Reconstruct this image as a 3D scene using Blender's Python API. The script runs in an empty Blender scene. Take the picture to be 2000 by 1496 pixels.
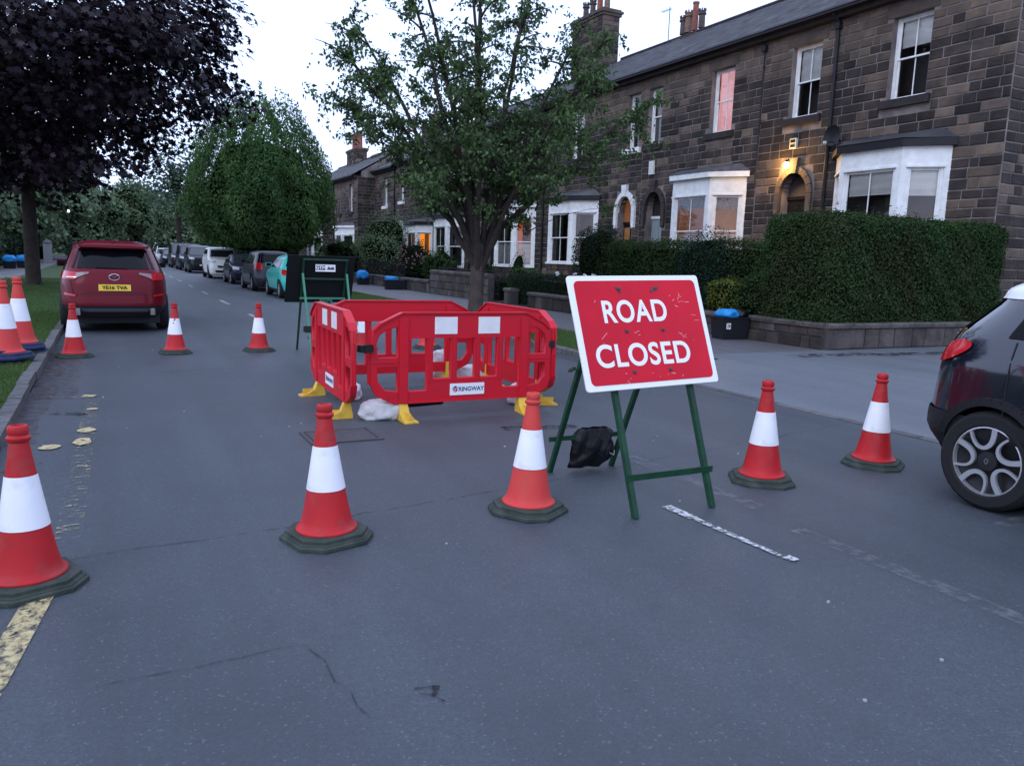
import bpy, bmesh, math, random
import numpy as np
from mathutils import Vector, Matrix
S = bpy.context.scene
COL = S.collection
rad = math.radians
random.seed(7)
RNG = np.random.default_rng(11)

# ------------------------------------------------------------------ camera
cam_d = bpy.data.cameras.new('camera')
cam = bpy.data.objects.new('camera', cam_d); COL.objects.link(cam)
cam_d.sensor_width = 36; cam_d.lens = 36*1520/2000; cam_d.clip_start = 0.05; cam_d.clip_end = 3000
psi, pit, roll = rad(27.363), rad(8.963), rad(1.9)
fw = Vector((math.sin(psi)*math.cos(pit), math.cos(psi)*math.cos(pit), -math.sin(pit)))
r0 = Vector((math.cos(psi), -math.sin(psi), 0)); u0 = r0.cross(fw)
rx = math.cos(roll)*r0 + math.sin(roll)*u0; ux = -math.sin(roll)*r0 + math.cos(roll)*u0
cam.matrix_world = Matrix(((rx.x, ux.x, -fw.x, 0), (rx.y, ux.y, -fw.y, 0), (rx.z, ux.z, -fw.z, 1.55), (0, 0, 0, 1)))
S.camera = cam

# ------------------------------------------------------------------ world, sun, exposure
SUN_EL, SUN_AZ = rad(4.0), rad(237)
w = bpy.data.worlds.new('World'); S.world = w; w.use_nodes = True
nt = w.node_tree; bg = nt.nodes['Background']
sky = nt.nodes.new('ShaderNodeTexSky'); sky.sky_type = 'NISHITA'; sky.sun_disc = False
sky.sun_elevation = SUN_EL; sky.sun_rotation = SUN_AZ; sky.altitude = 100
mx = nt.nodes.new('ShaderNodeMix'); mx.data_type = 'RGBA'; mx.inputs[0].default_value = 0.80
mx.inputs['B'].default_value = (11.4, 13.8, 20.6, 1)          # pale dusk overcast veil
nt.links.new(sky.outputs[0], mx.inputs['A']); nt.links.new(mx.outputs['Result'], bg.inputs[0])
bg.inputs[1].default_value = 0.11
sd = bpy.data.lights.new('sun', 'SUN'); sd.energy = 0.95; sd.angle = rad(35); sd.color = (0.86, 0.92, 1.0)
sun = bpy.data.objects.new('sun', sd); COL.objects.link(sun)
sun.rotation_euler = Vector((.66, .42, -.62)).to_track_quat('-Z', 'Y').to_euler(); sun.location = (0, -20, 30)
S.view_settings.view_transform = 'Standard'; S.view_settings.look = 'None'
S.view_settings.exposure = 0; S.view_settings.gamma = 1; S.view_settings.use_curve_mapping = False
S.render.engine = 'CYCLES'
S.cycles.max_bounces = 6; S.cycles.transparent_max_bounces = 12
S.cycles.use_denoising = True

# ------------------------------------------------------------------ materials
def mat(name, col, rough=0.6, col2=None, scale=6.0, bump=0.0, bscale=40.0, metal=0.0, spec=0.25, emit=None, es=0.0,
        tone=0.0, leaf=0.0, coat=0.0, dirt=None, dscale=2.0, damt=0.5, dlo=0.45, dhi=0.62, detail=6, wcoords=False):
    m = bpy.data.materials.new(name); m.use_nodes = True
    n = m.node_tree.nodes; l = m.node_tree.links; b = n['Principled BSDF']
    def rgb(c): return (c[0], c[1], c[2], 1)
    b.inputs['Roughness'].default_value = rough; b.inputs['Metallic'].default_value = metal
    b.inputs['Specular IOR Level'].default_value = spec
    b.inputs['Coat Weight'].default_value = coat; b.inputs['Coat Roughness'].default_value = 0.06
    b.inputs['Base Color'].default_value = rgb(col)
    if wcoords:
        g0 = n.new('ShaderNodeNewGeometry'); tcv = g0.outputs['Position']
    else:
        tc = n.new('ShaderNodeTexCoord'); tcv = tc.outputs['Object']
    src = None
    if col2 is not None:
        no = n.new('ShaderNodeTexNoise'); no.inputs['Scale'].default_value = scale; no.inputs['Detail'].default_value = detail
        l.new(tcv, no.inputs['Vector'])
        rp = n.new('ShaderNodeMapRange'); rp.inputs[1].default_value = 0.35; rp.inputs[2].default_value = 0.65
        l.new(no.outputs['Fac'], rp.inputs[0])
        mi = n.new('ShaderNodeMix'); mi.data_type = 'RGBA'
        mi.inputs['A'].default_value = rgb(col); mi.inputs['B'].default_value = rgb(col2)
        l.new(rp.outputs[0], mi.inputs[0]); src = mi.outputs['Result']
    if dirt is not None:
        no = n.new('ShaderNodeTexNoise'); no.inputs['Scale'].default_value = dscale; no.inputs['Detail'].default_value = 8
        no.inputs['Roughness'].default_value = 0.65
        l.new(tcv, no.inputs['Vector'])
        rp = n.new('ShaderNodeMapRange'); rp.inputs[1].default_value = dlo; rp.inputs[2].default_value = dhi; rp.inputs[4].default_value = damt
        l.new(no.outputs['Fac'], rp.inputs[0])
        mi = n.new('ShaderNodeMix'); mi.data_type = 'RGBA'
        if src: l.new(src, mi.inputs['A'])
        else: mi.inputs['A'].default_value = rgb(col)
        mi.inputs['B'].default_value = rgb(dirt)
        l.new(rp.outputs[0], mi.inputs[0]); src = mi.outputs['Result']
    if tone or leaf:
        geo = n.new('ShaderNodeNewGeometry'); oi = n.new('ShaderNodeObjectInfo')
        ad = n.new('ShaderNodeMath'); ad.operation = 'ADD'
        l.new(geo.outputs['Random Per Island'], ad.inputs[0]); l.new(oi.outputs['Random'], ad.inputs[1])
        fr = n.new('ShaderNodeMath'); fr.operation = 'FRACT'; l.new(ad.outputs[0], fr.inputs[0])
        rp = n.new('ShaderNodeMapRange'); t = tone or leaf; rp.inputs[3].default_value = 1-t; rp.inputs[4].default_value = 1+t
        l.new(fr.outputs[0], rp.inputs[0])
        hs = n.new('ShaderNodeHueSaturation')
        l.new(rp.outputs[0], hs.inputs['Value'])
        if src: l.new(src, hs.inputs['Color'])
        else: hs.inputs['Color'].default_value = rgb(col)
        src = hs.outputs[0]
    if src: l.new(src, b.inputs['Base Color'])
    if bump:
        nb = n.new('ShaderNodeTexNoise'); nb.inputs['Scale'].default_value = bscale; nb.inputs['Detail'].default_value = 5
        l.new(tcv, nb.inputs['Vector'])
        bp = n.new('ShaderNodeBump'); bp.inputs['Strength'].default_value = bump; bp.inputs['Distance'].default_value = 0.02
        l.new(nb.outputs['Fac'], bp.inputs['Height']); l.new(bp.outputs[0], b.inputs['Normal'])
    if emit:
        b.inputs['Emission Color'].default_value = rgb(emit); b.inputs['Emission Strength'].default_value = es
    if leaf:
        tr = n.new('ShaderNodeBsdfTranslucent'); ms = n.new('ShaderNodeMixShader'); ms.inputs[0].default_value = 0.25
        if src: l.new(src, tr.inputs[0])
        else: tr.inputs[0].default_value = rgb(col)
        out = n['Material Output']
        l.new(b.outputs[0], ms.inputs[1]); l.new(tr.outputs[0], ms.inputs[2]); l.new(ms.outputs[0], out.inputs[0])
    return m

def worn(name, col, scale, lo, hi, rough=0.7, stretch=(1, 1, 1), amax=1.0):
    """paint that has flaked away: transparent where the noise is low"""
    m = mat(name, col, rough, col2=tuple(c*0.75 for c in col), scale=25)
    n = m.node_tree.nodes; l = m.node_tree.links
    tc = n.new('ShaderNodeTexCoord'); mp = n.new('ShaderNodeMapping'); mp.inputs['Scale'].default_value = stretch
    no = n.new('ShaderNodeTexNoise'); no.inputs['Scale'].default_value = scale; no.inputs['Detail'].default_value = 9; no.inputs['Roughness'].default_value = 0.7
    rp = n.new('ShaderNodeMapRange'); rp.inputs[1].default_value = lo; rp.inputs[2].default_value = hi; rp.inputs[4].default_value = amax
    l.new(tc.outputs['Object'], mp.inputs[0]); l.new(mp.outputs[0], no.inputs['Vector']); l.new(no.outputs['Fac'], rp.inputs[0])
    l.new(rp.outputs[0], n['Principled BSDF'].inputs['Alpha'])
    return m

def glass_mat(name, tint=(0.55, 0.6, 0.65), g=1.0):
    m = bpy.data.materials.new(name); m.use_nodes = True
    n = m.node_tree.nodes; l = m.node_tree.links; n.remove(n['Principled BSDF'])
    t = n.new('ShaderNodeBsdfTransparent'); t.inputs[0].default_value = (*tint, 1)
    gl = n.new('ShaderNodeBsdfGlossy'); gl.inputs['Roughness'].default_value = 0.03
    fr = n.new('ShaderNodeFresnel'); fr.inputs[0].default_value = 1.5
    mu = n.new('ShaderNodeMath'); mu.operation = 'MULTIPLY'; mu.inputs[1].default_value = g
    ms = n.new('ShaderNodeMixShader')
    l.new(fr.outputs[0], mu.inputs[0]); l.new(mu.outputs[0], ms.inputs[0]); l.new(t.outputs[0], ms.inputs[1]); l.new(gl.outputs[0], ms.inputs[2])
    l.new(ms.outputs[0], n['Material Output'].inputs[0])
    return m

M = {}
# asphalt: aggregate, patches, stains
def asphalt(name, base, sp, patch, seed=0.0, stains=True):
    m = bpy.data.materials.new(name); m.use_nodes = True
    n = m.node_tree.nodes; l = m.node_tree.links; b = n['Principled BSDF']
    b.inputs['Roughness'].default_value = 0.56; b.inputs['Specular IOR Level'].default_value = 0.42
    g = n.new('ShaderNodeNewGeometry')
    def noise(sc, det=4, ro=0.5):
        x = n.new('ShaderNodeTexNoise'); x.inputs['Scale'].default_value = sc; x.inputs['Detail'].default_value = det
        x.inputs['Roughness'].default_value = ro; l.new(g.outputs['Position'], x.inputs['Vector']); return x.outputs['Fac']
    def rng(src, a, c, lo=0., hi=1.):
        x = n.new('ShaderNodeMapRange'); x.inputs[1].default_value = a; x.inputs[2].default_value = c
        x.inputs[3].default_value = lo; x.inputs[4].default_value = hi; l.new(src, x.inputs[0]); return x.outputs[0]
    def mix(f, a, c):
        x = n.new('ShaderNodeMix'); x.data_type = 'RGBA'; l.new(f, x.inputs[0])
        for s, v in (('A', a), ('B', c)):
            if isinstance(v, tuple): x.inputs[s].default_value = (*v, 1)
            else: l.new(v, x.inputs[s])
        return x.outputs['Result']
    c = mix(rng(noise(0.55, 5, .6), .35, .65), base, patch)
    c = mix(rng(noise(3.1, 6, .7), .5, .75, 0, .5), c, tuple(v*0.8 for v in base))
    mp = n.new('ShaderNodeMapping'); mp.inputs['Scale'].default_value = (1.1, .07, 1); l.new(g.outputs['Position'], mp.inputs[0])
    tk = n.new('ShaderNodeTexNoise'); tk.inputs['Scale'].default_value = 1.6; tk.inputs['Detail'].default_value = 5; l.new(mp.outputs[0], tk.inputs['Vector'])
    c = mix(rng(tk.outputs['Fac'], .38, .62, 0, .38), c, tuple(v*1.45 for v in base))
    c = mix(rng(noise(9, 6, .7), .52, .70, 0, .35), c, tuple(v*0.55 for v in base))
    vo = n.new('ShaderNodeTexVoronoi'); vo.inputs['Scale'].default_value = 130; l.new(g.outputs['Position'], vo.inputs['Vector'])
    sx = n.new('ShaderNodeSeparateColor'); l.new(vo.outputs['Color'], sx.inputs[0])
    c = mix(rng(sx.outputs[0], .0, 1., 0, .60), c, tuple(v*0.50 for v in base))
    c = mix(rng(sx.outputs[1], .97, .99, 0, .25), c, sp)
    if stains:
        c = mix(rng(noise(1.7, 8, .75), .63, .72, 0, .45), c, tuple(v*0.5 for v in base))
        vp = n.new('ShaderNodeTexVoronoi'); vp.inputs['Scale'].default_value = 3.2; l.new(g.outputs['Position'], vp.inputs['Vector'])
        c = mix(rng(vp.outputs['Distance'], .008, .018, .22, 0), c, (0.45, 0.45, 0.46))
    l.new(c, b.inputs['Base Color'])
    bp = n.new('ShaderNodeBump'); bp.inputs['Strength'].default_value = 0.45; bp.inputs['Distance'].default_value = 0.006
    l.new(sx.outputs[0], bp.inputs['Height']); l.new(bp.outputs[0], b.inputs['Normal'])
    return m
M['road'] = asphalt('road_asphalt', (0.062, 0.072, 0.084), (0.24, 0.25, 0.26), (0.040, 0.048, 0.058))
M['apron'] = asphalt('apron_asphalt', (0.140, 0.150, 0.165), (0.30, 0.29, 0.29), (0.105, 0.115, 0.130))
M['pave'] = asphalt('pavement_asphalt', (0.115, 0.105, 0.110), (0.25, 0.24, 0.24), (0.085, 0.08, 0.085))
M['crack'] = worn('crack_tar', (0.035, 0.036, 0.042), 11, .40, .62, .8, amax=.6)
M['grass'] = mat('grass_base', (0.045, 0.080, 0.024), .9, col2=(0.032, 0.060, 0.020), scale=3, bump=.6, bscale=60, wcoords=True)
M['blade'] = mat('grass_blade', (0.058, 0.125, 0.028), .7, col2=(0.085, 0.130, 0.038), scale=2, leaf=.35, wcoords=True)
M['earth'] = mat('earth', (0.06, 0.045, 0.035), .95, col2=(0.04, 0.032, 0.025), scale=4, bump=.5, bscale=20)
M['garden_stone'] = mat('garden_stone', (0.105, 0.088, 0.080), .9, col2=(0.062, 0.052, 0.050), scale=3, bump=.7, bscale=25, tone=.16, dirt=(.04, .042, .03), dscale=3, damt=.6, dlo=.5, dhi=.65, wcoords=True)
M['kerb'] = mat('kerb_stone', (0.13, 0.125, 0.125), .85, col2=(0.08, 0.075, 0.075), scale=8, bump=.5, bscale=50, tone=.22)
M['litter'] = worn('leaf_litter', (0.085, 0.048, 0.044), 11, .44, .80, .95, amax=.75)
M['patch_dark'] = worn('patch_dark', (0.028, 0.022, 0.024), 6, .45, .6, .9)  # very dark brown, broken up by noise
M['yellow_paint'] = worn('yellow_paint', (0.52, 0.42, 0.22), 24, .40, .54, .7, (1, .8, 1))
M['yellow_worn'] = worn('yellow_worn', (0.50, 0.41, 0.24), 20, .56, .66, .7, (.6, 1.3, 1))
M['yellow_spot'] = worn('yellow_spot', (0.55, 0.44, 0.24), 22, .36, .50, .7)
M['white_paint'] = worn('white_paint', (0.62, 0.62, 0.62), 30, .42, .56, .7)
M['white_faint'] = worn('white_faint', (0.42, 0.42, 0.44), 9, .46, .80, .8, amax=.42)
M['stone'] = mat('gritstone', (0.036, 0.029, 0.027), .9, col2=(0.088, 0.066, 0.052), scale=1.7, bump=1.0, bscale=16, tone=.40,
                 dirt=(0.024, 0.020, 0.020), dscale=.55, damt=.7, dlo=.4, dhi=.6, wcoords=True)
M['stone_tan'] = mat('gritstone_tan', (0.170, 0.122, 0.088), .9, col2=(0.10, 0.078, 0.066), scale=2, bump=.6, bscale=30, tone=.25,
                 dirt=(0.06, 0.046, 0.04), dscale=.9, damt=.6, dlo=.45, dhi=.6, wcoords=True)
M['mortar'] = mat('mortar', (0.25, 0.215, 0.20), .95, col2=(0.12, 0.10, 0.095), scale=2.2, bump=.5, bscale=50, wcoords=True)
M['wall_mortar'] = mat('wall_mortar', (0.07, 0.062, 0.06), .95, col2=(.05, .045, .045), scale=3, bump=.4)
M['lintel'] = mat('lintel_stone', (0.12, 0.09, 0.07), .9, col2=(0.07, 0.056, 0.05), scale=2, bump=.4, bscale=30, wcoords=True)
M['sill_dark'] = mat('sill_dark', (0.025, 0.02, 0.022), .85, col2=(0.04, 0.033, 0.033), scale=4, bump=.3, bscale=30)
M['white'] = mat('white_joinery', (0.82, 0.83, 0.82), .5, col2=(0.70, 0.70, 0.68), scale=5, dirt=(.4, .4, .38), dscale=3, damt=.3, dlo=.55, dhi=.7)
M['slate'] = mat('roof_slate', (0.052, 0.052, 0.060), .6, col2=(0.085, 0.082, 0.088), scale=1.5, bump=.4, bscale=20, tone=.3, wcoords=True)
M['lead'] = mat('lead_flashing', (0.10, 0.10, 0.115), .55, col2=(.06, .06, .07), scale=5)
M['gutter'] = mat('gutter_black', (0.016, 0.015, 0.018), .5)
M['terracotta'] = mat('terracotta', (0.30, 0.11, 0.075), .8, col2=(.2, .08, .06), scale=8)
M['buffpot'] = mat('buff_pot', (0.22, 0.15, 0.11), .8, col2=(.13, .09, .075), scale=8)
M['darkpot'] = mat('sooty_pot', (0.07, 0.055, 0.055), .85, col2=(.12, .09, .08), scale=8)
M['glass'] = glass_mat('window_glass', (.92, .94, .95), 1.9)
M['room'] = mat('dark_room', (0.075, 0.065, 0.065), .9)
M['blind'] = mat('cream_blind', (0.86, 0.84, 0.78), .8, col2=(.76, .74, .70), scale=2)
M['curtain'] = mat('grey_curtain', (0.30, 0.27, 0.27), .9, col2=(.16, .14, .15), scale=14)
M['pink_lit'] = mat('pink_lit_curtain', (0.45, 0.30, 0.30), .8, col2=(.4, .25, .25), scale=3, emit=(1.0, 0.46, 0.47), es=0.52)
M['orange_lit'] = mat('orange_lit_room', (0.15, 0.05, 0.02), .8, col2=(.08, .03, .02), scale=3, emit=(1.0, 0.20, 0.035), es=0.30)
M['amber_lit'] = mat('amber_lit_room', (0.10, 0.05, 0.03), .8, col2=(.2, .1, .04), scale=2, emit=(1.0, 0.32, 0.08), es=0.11)
M['bright_lit'] = mat('bright_lit_room', (0.5, 0.25, 0.06), .8, emit=(1.0, 0.33, 0.05), es=0.95)
M['door_black'] = mat('door_black', (0.012, 0.011, 0.012), .4)
M['door_grey'] = mat('door_grey', (0.26, 0.30, 0.32), .5)
M['door_wood'] = mat('door_panel_wood', (0.42, 0.20, 0.075), .5, col2=(.32, .14, .05), scale=6)
M['arch_dark'] = mat('arch_dark', (0.040, 0.030, 0.030), .85, col2=(.07, .052, .047), scale=4, bump=.4)
M['arch_tan'] = mat('arch_tan', (0.13, 0.095, 0.07), .85, col2=(.085, .065, .055), scale=4, bump=.3)
M['cone_red'] = mat('cone_red', (0.50, 0.017, 0.020), .5, col2=(0.40, 0.017, 0.021), scale=8, dirt=(0.30, 0.075, 0.07), dscale=6, damt=.6, dlo=.50, dhi=.72, tone=.07)
M['cone_red2'] = mat('cone_red_faded', (0.60, 0.045, 0.042), .55, col2=(0.58, 0.06, 0.05), scale=8, dirt=(0.35, 0.07, 0.06), dscale=7, damt=.4, dlo=.55, dhi=.7)
M['sleeve'] = mat('reflective_sleeve', (0.84, 0.84, 0.86), .35, col2=(0.78, 0.78, 0.80), scale=6, dirt=(0.42, 0.41, 0.40), dscale=7, damt=.5, dlo=.54, dhi=.74)
M['cone_base'] = mat('cone_base_rubber', (0.048, 0.060, 0.048), .75, col2=(0.032, 0.042, 0.035), scale=12, bump=.4, bscale=80, dirt=(.10, .10, .085), dscale=8, damt=.5, dlo=.5, dhi=.7)
M['cone_base_blue'] = mat('cone_base_blue', (0.02, 0.028, 0.075), .7, col2=(.03, .04, .09), scale=10, bump=.3, bscale=60)
M['barrier_red'] = mat('barrier_red', (0.60, 0.010, 0.024), .40, col2=(0.52, 0.014, 0.028), scale=4, dirt=(0.28, 0.02, 0.03), dscale=7, damt=.5, dlo=.58, dhi=.75)
M['foot_yellow'] = mat('foot_yellow', (0.72, 0.44, 0.055), .5, dirt=(0.3, 0.2, 0.06), dscale=9, damt=.6, dlo=.5, dhi=.68)
M['black_rubber'] = mat('black_rubber', (0.012, 0.012, 0.013), .6)
M['label_white'] = mat('label_white', (0.80, 0.80, 0.80), .5)
M['navy_print'] = mat('navy_print', (0.03, 0.04, 0.15), .5)
M['red_print'] = mat('red_print', (0.55, 0.03, 0.05), .5)
M['hi_white'] = mat('reflective_white', (0.80, 0.78, 0.77), .4, col2=(.72, .70, .70), scale=10)
M['sign_red'] = mat('sign_red', (0.62, 0.008, 0.026), .25, col2=(0.52, 0.008, 0.024), scale=3, spec=.16, dirt=(0.75, 0.35, 0.36), dscale=12, damt=.6, dlo=.68, dhi=.74)
M['sign_white'] = mat('sign_white', (0.80, 0.80, 0.80), .3, dirt=(.25, .2, .18), dscale=14, damt=.6, dlo=.68, dhi=.74)
M['sign_back'] = mat('sign_back_black', (0.008, 0.009, 0.010), .6)
M['scratch'] = mat('scratch', (0.75, 0.45, 0.45), .6)
M['frame_green'] = mat('frame_green', (0.012, 0.060, 0.028), .45, col2=(0.009, 0.040, 0.022), scale=14, dirt=(0.05, 0.035, 0.02), dscale=14, damt=.6, dlo=.6, dhi=.7)
M['frame_mint'] = mat('frame_mint', (0.06, 0.22, 0.14), .45, dirt=(0.03, 0.08, 0.05), dscale=14, damt=.6, dlo=.55, dhi=.7)
M['sack'] = mat('white_sack', (0.66, 0.64, 0.64), .75, col2=(0.52, 0.50, 0.50), scale=7, bump=.5, bscale=30)
M['black_bag'] = mat('black_bag', (0.006, 0.006, 0.008), .38, bump=.8, bscale=14)
M['bark'] = mat('bark', (0.052, 0.040, 0.034), .95, col2=(0.032, 0.027, 0.024), scale=7, bump=.9, bscale=22, wcoords=True)
M['bark_pale'] = mat('bark_pale', (0.085, 0.062, 0.055), .9, col2=(0.05, 0.04, 0.036), scale=5, bump=.8, bscale=18, wcoords=True)
M['leaf'] = mat('leaf_cherry', (0.070, 0.120, 0.042), .6, leaf=.5, spec=.2)
M['leaf_horn'] = mat('leaf_hornbeam', (0.052, 0.115, 0.034), .7, leaf=.5, spec=.12, col2=(0.085, 0.155, 0.048), scale=.45, wcoords=True)
M['leaf_far_haze'] = mat('leaf_far_haze', (0.105, 0.155, 0.075), .85, leaf=.45, spec=.1, col2=(0.16, 0.215, 0.13), scale=.12, wcoords=True)  # far foliage lightened: distance haze is put into the leaf colour
M['leaf_pale'] = mat('leaf_pale', (0.075, 0.115, 0.075), .8, leaf=.35, spec=.15)
M['leaf_maple'] = mat('leaf_maple', (0.014, 0.006, 0.012), .42, leaf=.5, spec=.35)
M['leaf_hedge'] = mat('leaf_hedge', (0.027, 0.066, 0.017), .65, leaf=.6, spec=.12, col2=(0.036, 0.050, 0.017), scale=.9, wcoords=True)
M['leaf_dark'] = mat('leaf_dark', (0.013, 0.028, 0.012), .7, leaf=.45, spec=.2)
M['leaf_teal'] = mat('leaf_conifer', (0.012, 0.036, 0.026), .75, leaf=.35, spec=.15)
M['leaf_gold'] = mat('leaf_gold', (0.16, 0.17, 0.020), .6, leaf=.45, spec=.2, col2=(.05, .08, .02), scale=4)
M['leaf_bright'] = mat('leaf_bright', (0.045, 0.090, 0.022), .6, leaf=.4, spec=.2)
M['hedge_core'] = mat('hedge_core', (0.007, 0.011, 0.005), 1.0, spec=0)  # near-black fill, the shade inside foliage put into its colour
M['petal'] = mat('petal', (.8, .78, .8), .6)
M['petal_pink'] = mat('petal_pink', (.4, .16, .2), .6)
M['tyre'] = mat('tyre', (0.014, 0.014, 0.015), .75, bump=.2, bscale=80)
M['rim'] = mat('rim_silver', (0.50, 0.51, 0.53), .3, metal=.6)
M['rim_dark'] = mat('rim_dark', (0.02, 0.02, 0.022), .35)
M['car_glass'] = mat('car_glass', (0.003, 0.003, 0.004), .08, spec=.12)
M['car_glass_sky'] = mat('windscreen_glass', (0.02, 0.024, 0.028), .05, spec=1.0, coat=.6)
M['trim'] = mat('black_trim', (0.014, 0.014, 0.016), .55, bump=.15, bscale=90)
M['trim_grey'] = mat('grey_trim', (0.075, 0.075, 0.085), .5)
M['chrome'] = mat('chrome', (0.7, 0.7, 0.72), .15, metal=1)
M['plate_y'] = mat('plate_yellow', (0.72, 0.50, 0.05), .35)
M['plate_w'] = mat('plate_white', (0.7, 0.7, 0.68), .35)
M['ink'] = mat('plate_ink', (0.012, 0.012, 0.012), .5)
M['lamp_red'] = mat('lamp_red', (0.50, 0.012, 0.018), .12, coat=.6)
M['lamp_clear'] = mat('lamp_clear', (0.24, 0.17, 0.18), .15, coat=.3)
M['lamp_front'] = mat('lamp_front', (0.5, .5, .52), .15, coat=.5)
def paint(name, c, rough=.35, coat=.35):
    return mat(name, c, rough, metal=.0, coat=coat, spec=.2)
M['p_red'] = mat('paint_ruby', (0.125, 0.003, 0.011), .35, coat=.18, spec=.12)
M['p_black'] = mat('paint_black', (0.006, 0.008, 0.016), .15, coat=.9, spec=.5)
M['p_white'] = paint('paint_white', (0.72, 0.73, 0.72))
M['p_teal'] = paint('paint_turquoise', (0.05, 0.52, 0.44))
M['p_grey'] = paint('paint_grey', (0.035, 0.036, 0.045))
M['p_navy'] = paint('paint_navy', (0.012, 0.014, 0.026))
M['p_silver'] = paint('paint_silver', (0.42, 0.43, 0.43))
M['p_dk'] = paint('paint_dark', (0.018, 0.018, 0.022))
M['blue_bag'] = mat('blue_bag', (0.02, 0.24, 0.58), .4, bump=.5, bscale=12)
M['box_black'] = mat('box_black', (0.012, 0.012, 0.016), .6)
M['bin_green'] = mat('bin_green', (0.012, 0.03, 0.022), .6)
M['iron'] = mat('cast_iron', (0.060, 0.056, 0.062), .7, col2=(.085, .07, .075), scale=20, bump=.5, bscale=60)
M['tar'] = worn('tar_spill', (.02, .02, .024), 30, .3, .6, .8, amax=.8)
M['hole'] = mat('hole_dark', (0.004, 0.004, 0.005), 1.0, spec=0)
M['lamp_glow'] = mat('lamp_glow', (1, .7, .3), .5, emit=(1.0, 0.58, 0.16), es=28)
M['streetlamp_glow'] = mat('streetlamp_glow', (1, 1, 1), .5, emit=(1, 1, .95), es=2.0)
M['alarm'] = mat('alarm_white', (0.6, .6, .55), .5)
M['post_grey'] = mat('post_grey', (.22, .22, .23), .8)
M['render_wall'] = mat('far_render', (0.35, 0.31, 0.27), .9)

# ------------------------------------------------------------------ mesh helpers
def offs(p):
    v = Vector((0, 0, 0))
    while p is not None: v += p.location; p = p.parent
    return v
def link(name, me, m=None, parent=None, world=False, smooth=None):
    o = bpy.data.objects.new(name, me); COL.objects.link(o)
    if world and parent is not None:
        me.transform(Matrix.Translation(-offs(parent)))
    if m is not None: me.materials.append(m)
    if parent is not None: o.parent = parent
    if smooth is not None:
        me.polygons.foreach_set('use_smooth', [True]*len(me.polygons))
        me.set_sharp_from_angle(angle=rad(smooth))
    return o
class MB:
    def __init__(s): s.v = []; s.f = []
    def add(s, vs, fs):
        b = len(s.v); s.v += [tuple(p) for p in vs]; s.f += [tuple(i+b for i in f) for f in fs]; return s
    def box(s, c, d, rz=0, mtx=None):
        x, y, z = d[0]/2, d[1]/2, d[2]/2
        vs = [Vector((a*x, b*y, e*z)) for e in (-1, 1) for b in (-1, 1) for a in (-1, 1)]
        R = Matrix.Rotation(rz, 3, 'Z'); vs = [R @ v + Vector(c) for v in vs]
        if mtx is not None: vs = [mtx @ v for v in vs]
        return s.add(vs, [(0, 2, 3, 1), (4, 5, 7, 6), (0, 1, 5, 4), (2, 6, 7, 3), (0, 4, 6, 2), (1, 3, 7, 5)])
    def box2(s, a, b):
        return s.box([(a[i]+b[i])/2 for i in range(3)], [abs(b[i]-a[i]) for i in range(3)])
    def bar(s, p, q, w, h, up=(0, 0, 1)):
        p, q = Vector(p), Vector(q); d = (q-p); L = d.length; d.normalize(); u = Vector(up)
        if abs(d.dot(u)) > .98: u = Vector((0, 1, 0))
        x = d.cross(u).normalized(); y = x.cross(d)
        vs = [p + x*a*w/2 + y*b*h/2 + d*t*L for t in (0, 1) for b in (-1, 1) for a in (-1, 1)]
        return s.add(vs, [(0, 2, 3, 1), (4, 5, 7, 6), (0, 1, 5, 4), (2, 6, 7, 3), (0, 4, 6, 2), (1, 3, 7, 5)])
    def tube(s, pts, rs, n=8, cap=True):
        pts = [Vector(p) for p in pts]; rings = []
        if not hasattr(rs, '__len__'): rs = [rs]*len(pts)
        pu = None
        for i, p in enumerate(pts):
            d = (pts[min(i+1, len(pts)-1)] - pts[max(i-1, 0)]).normalized()
            if pu is None:
                pu = d.orthogonal().normalized()
            u = (pu - d*pu.dot(d)).normalized(); pu = u; v = d.cross(u)
            rings.append([p + (u*math.cos(2*math.pi*k/n) + v*math.sin(2*math.pi*k/n))*rs[i] for k in range(n)])
        b = len(s.v)
        for r in rings: s.v += [tuple(x) for x in r]
        for i in range(len(rings)-1):
            for k in range(n):
                a = b+i*n+k; c = b+i*n+(k+1) % n; s.f.append((a, c, c+n, a+n))
        if cap:
            s.f.append(tuple(b+k for k in range(n-1, -1, -1))); s.f.append(tuple(b+(len(rings)-1)*n+k for k in range(n)))
        return s
    def lathe(s, prof, n=32, c=(0, 0, 0), axis='Z'):
        b = len(s.v)
        for r, z in prof:
            for k in range(n):
                a = 2*math.pi*k/n
                if axis == 'Z': s.v.append((c[0]+r*math.cos(a), c[1]+r*math.sin(a), c[2]+z))
                else: s.v.append((c[0]+z, c[1]+r*math.cos(a), c[2]+r*math.sin(a)))
        for i in range(len(prof)-1):
            for k in range(n):
                a = b+i*n+k; d = b+i*n+(k+1) % n; s.f.append((a, d, d+n, a+n))
        return s
    def prism(s, poly, z0, z1, mtx=None):
        n = len(poly); vs = [Vector((p[0], p[1], z)) for z in (z0, z1) for p in poly]
        if mtx is not None: vs = [mtx @ v for v in vs]
        return s.add(vs, [tuple(range(n-1, -1, -1)), tuple(range(n, 2*n))] + [(i, (i+1) % n, (i+1) % n+n, i+n) for i in range(n)])
    def sheet(s, poly, z):
        return s.add([(p[0], p[1], z) for p in poly], [tuple(range(len(poly)))])
    def mesh(s, name):
        me = bpy.data.meshes.new(name); me.from_pydata(s.v, [], s.f); me.validate(); me.update(); return me
    def build(s, name, m, parent=None, world=False, smooth=None, kind=None):
        o = link(name, s.mesh(name), m, parent, world, smooth)
        if kind: o['kind'] = kind
        return o
def tag(o, label, cat, group=None):
    o['label'] = label; o['category'] = cat
    if group: o['group'] = group
    return o
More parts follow.
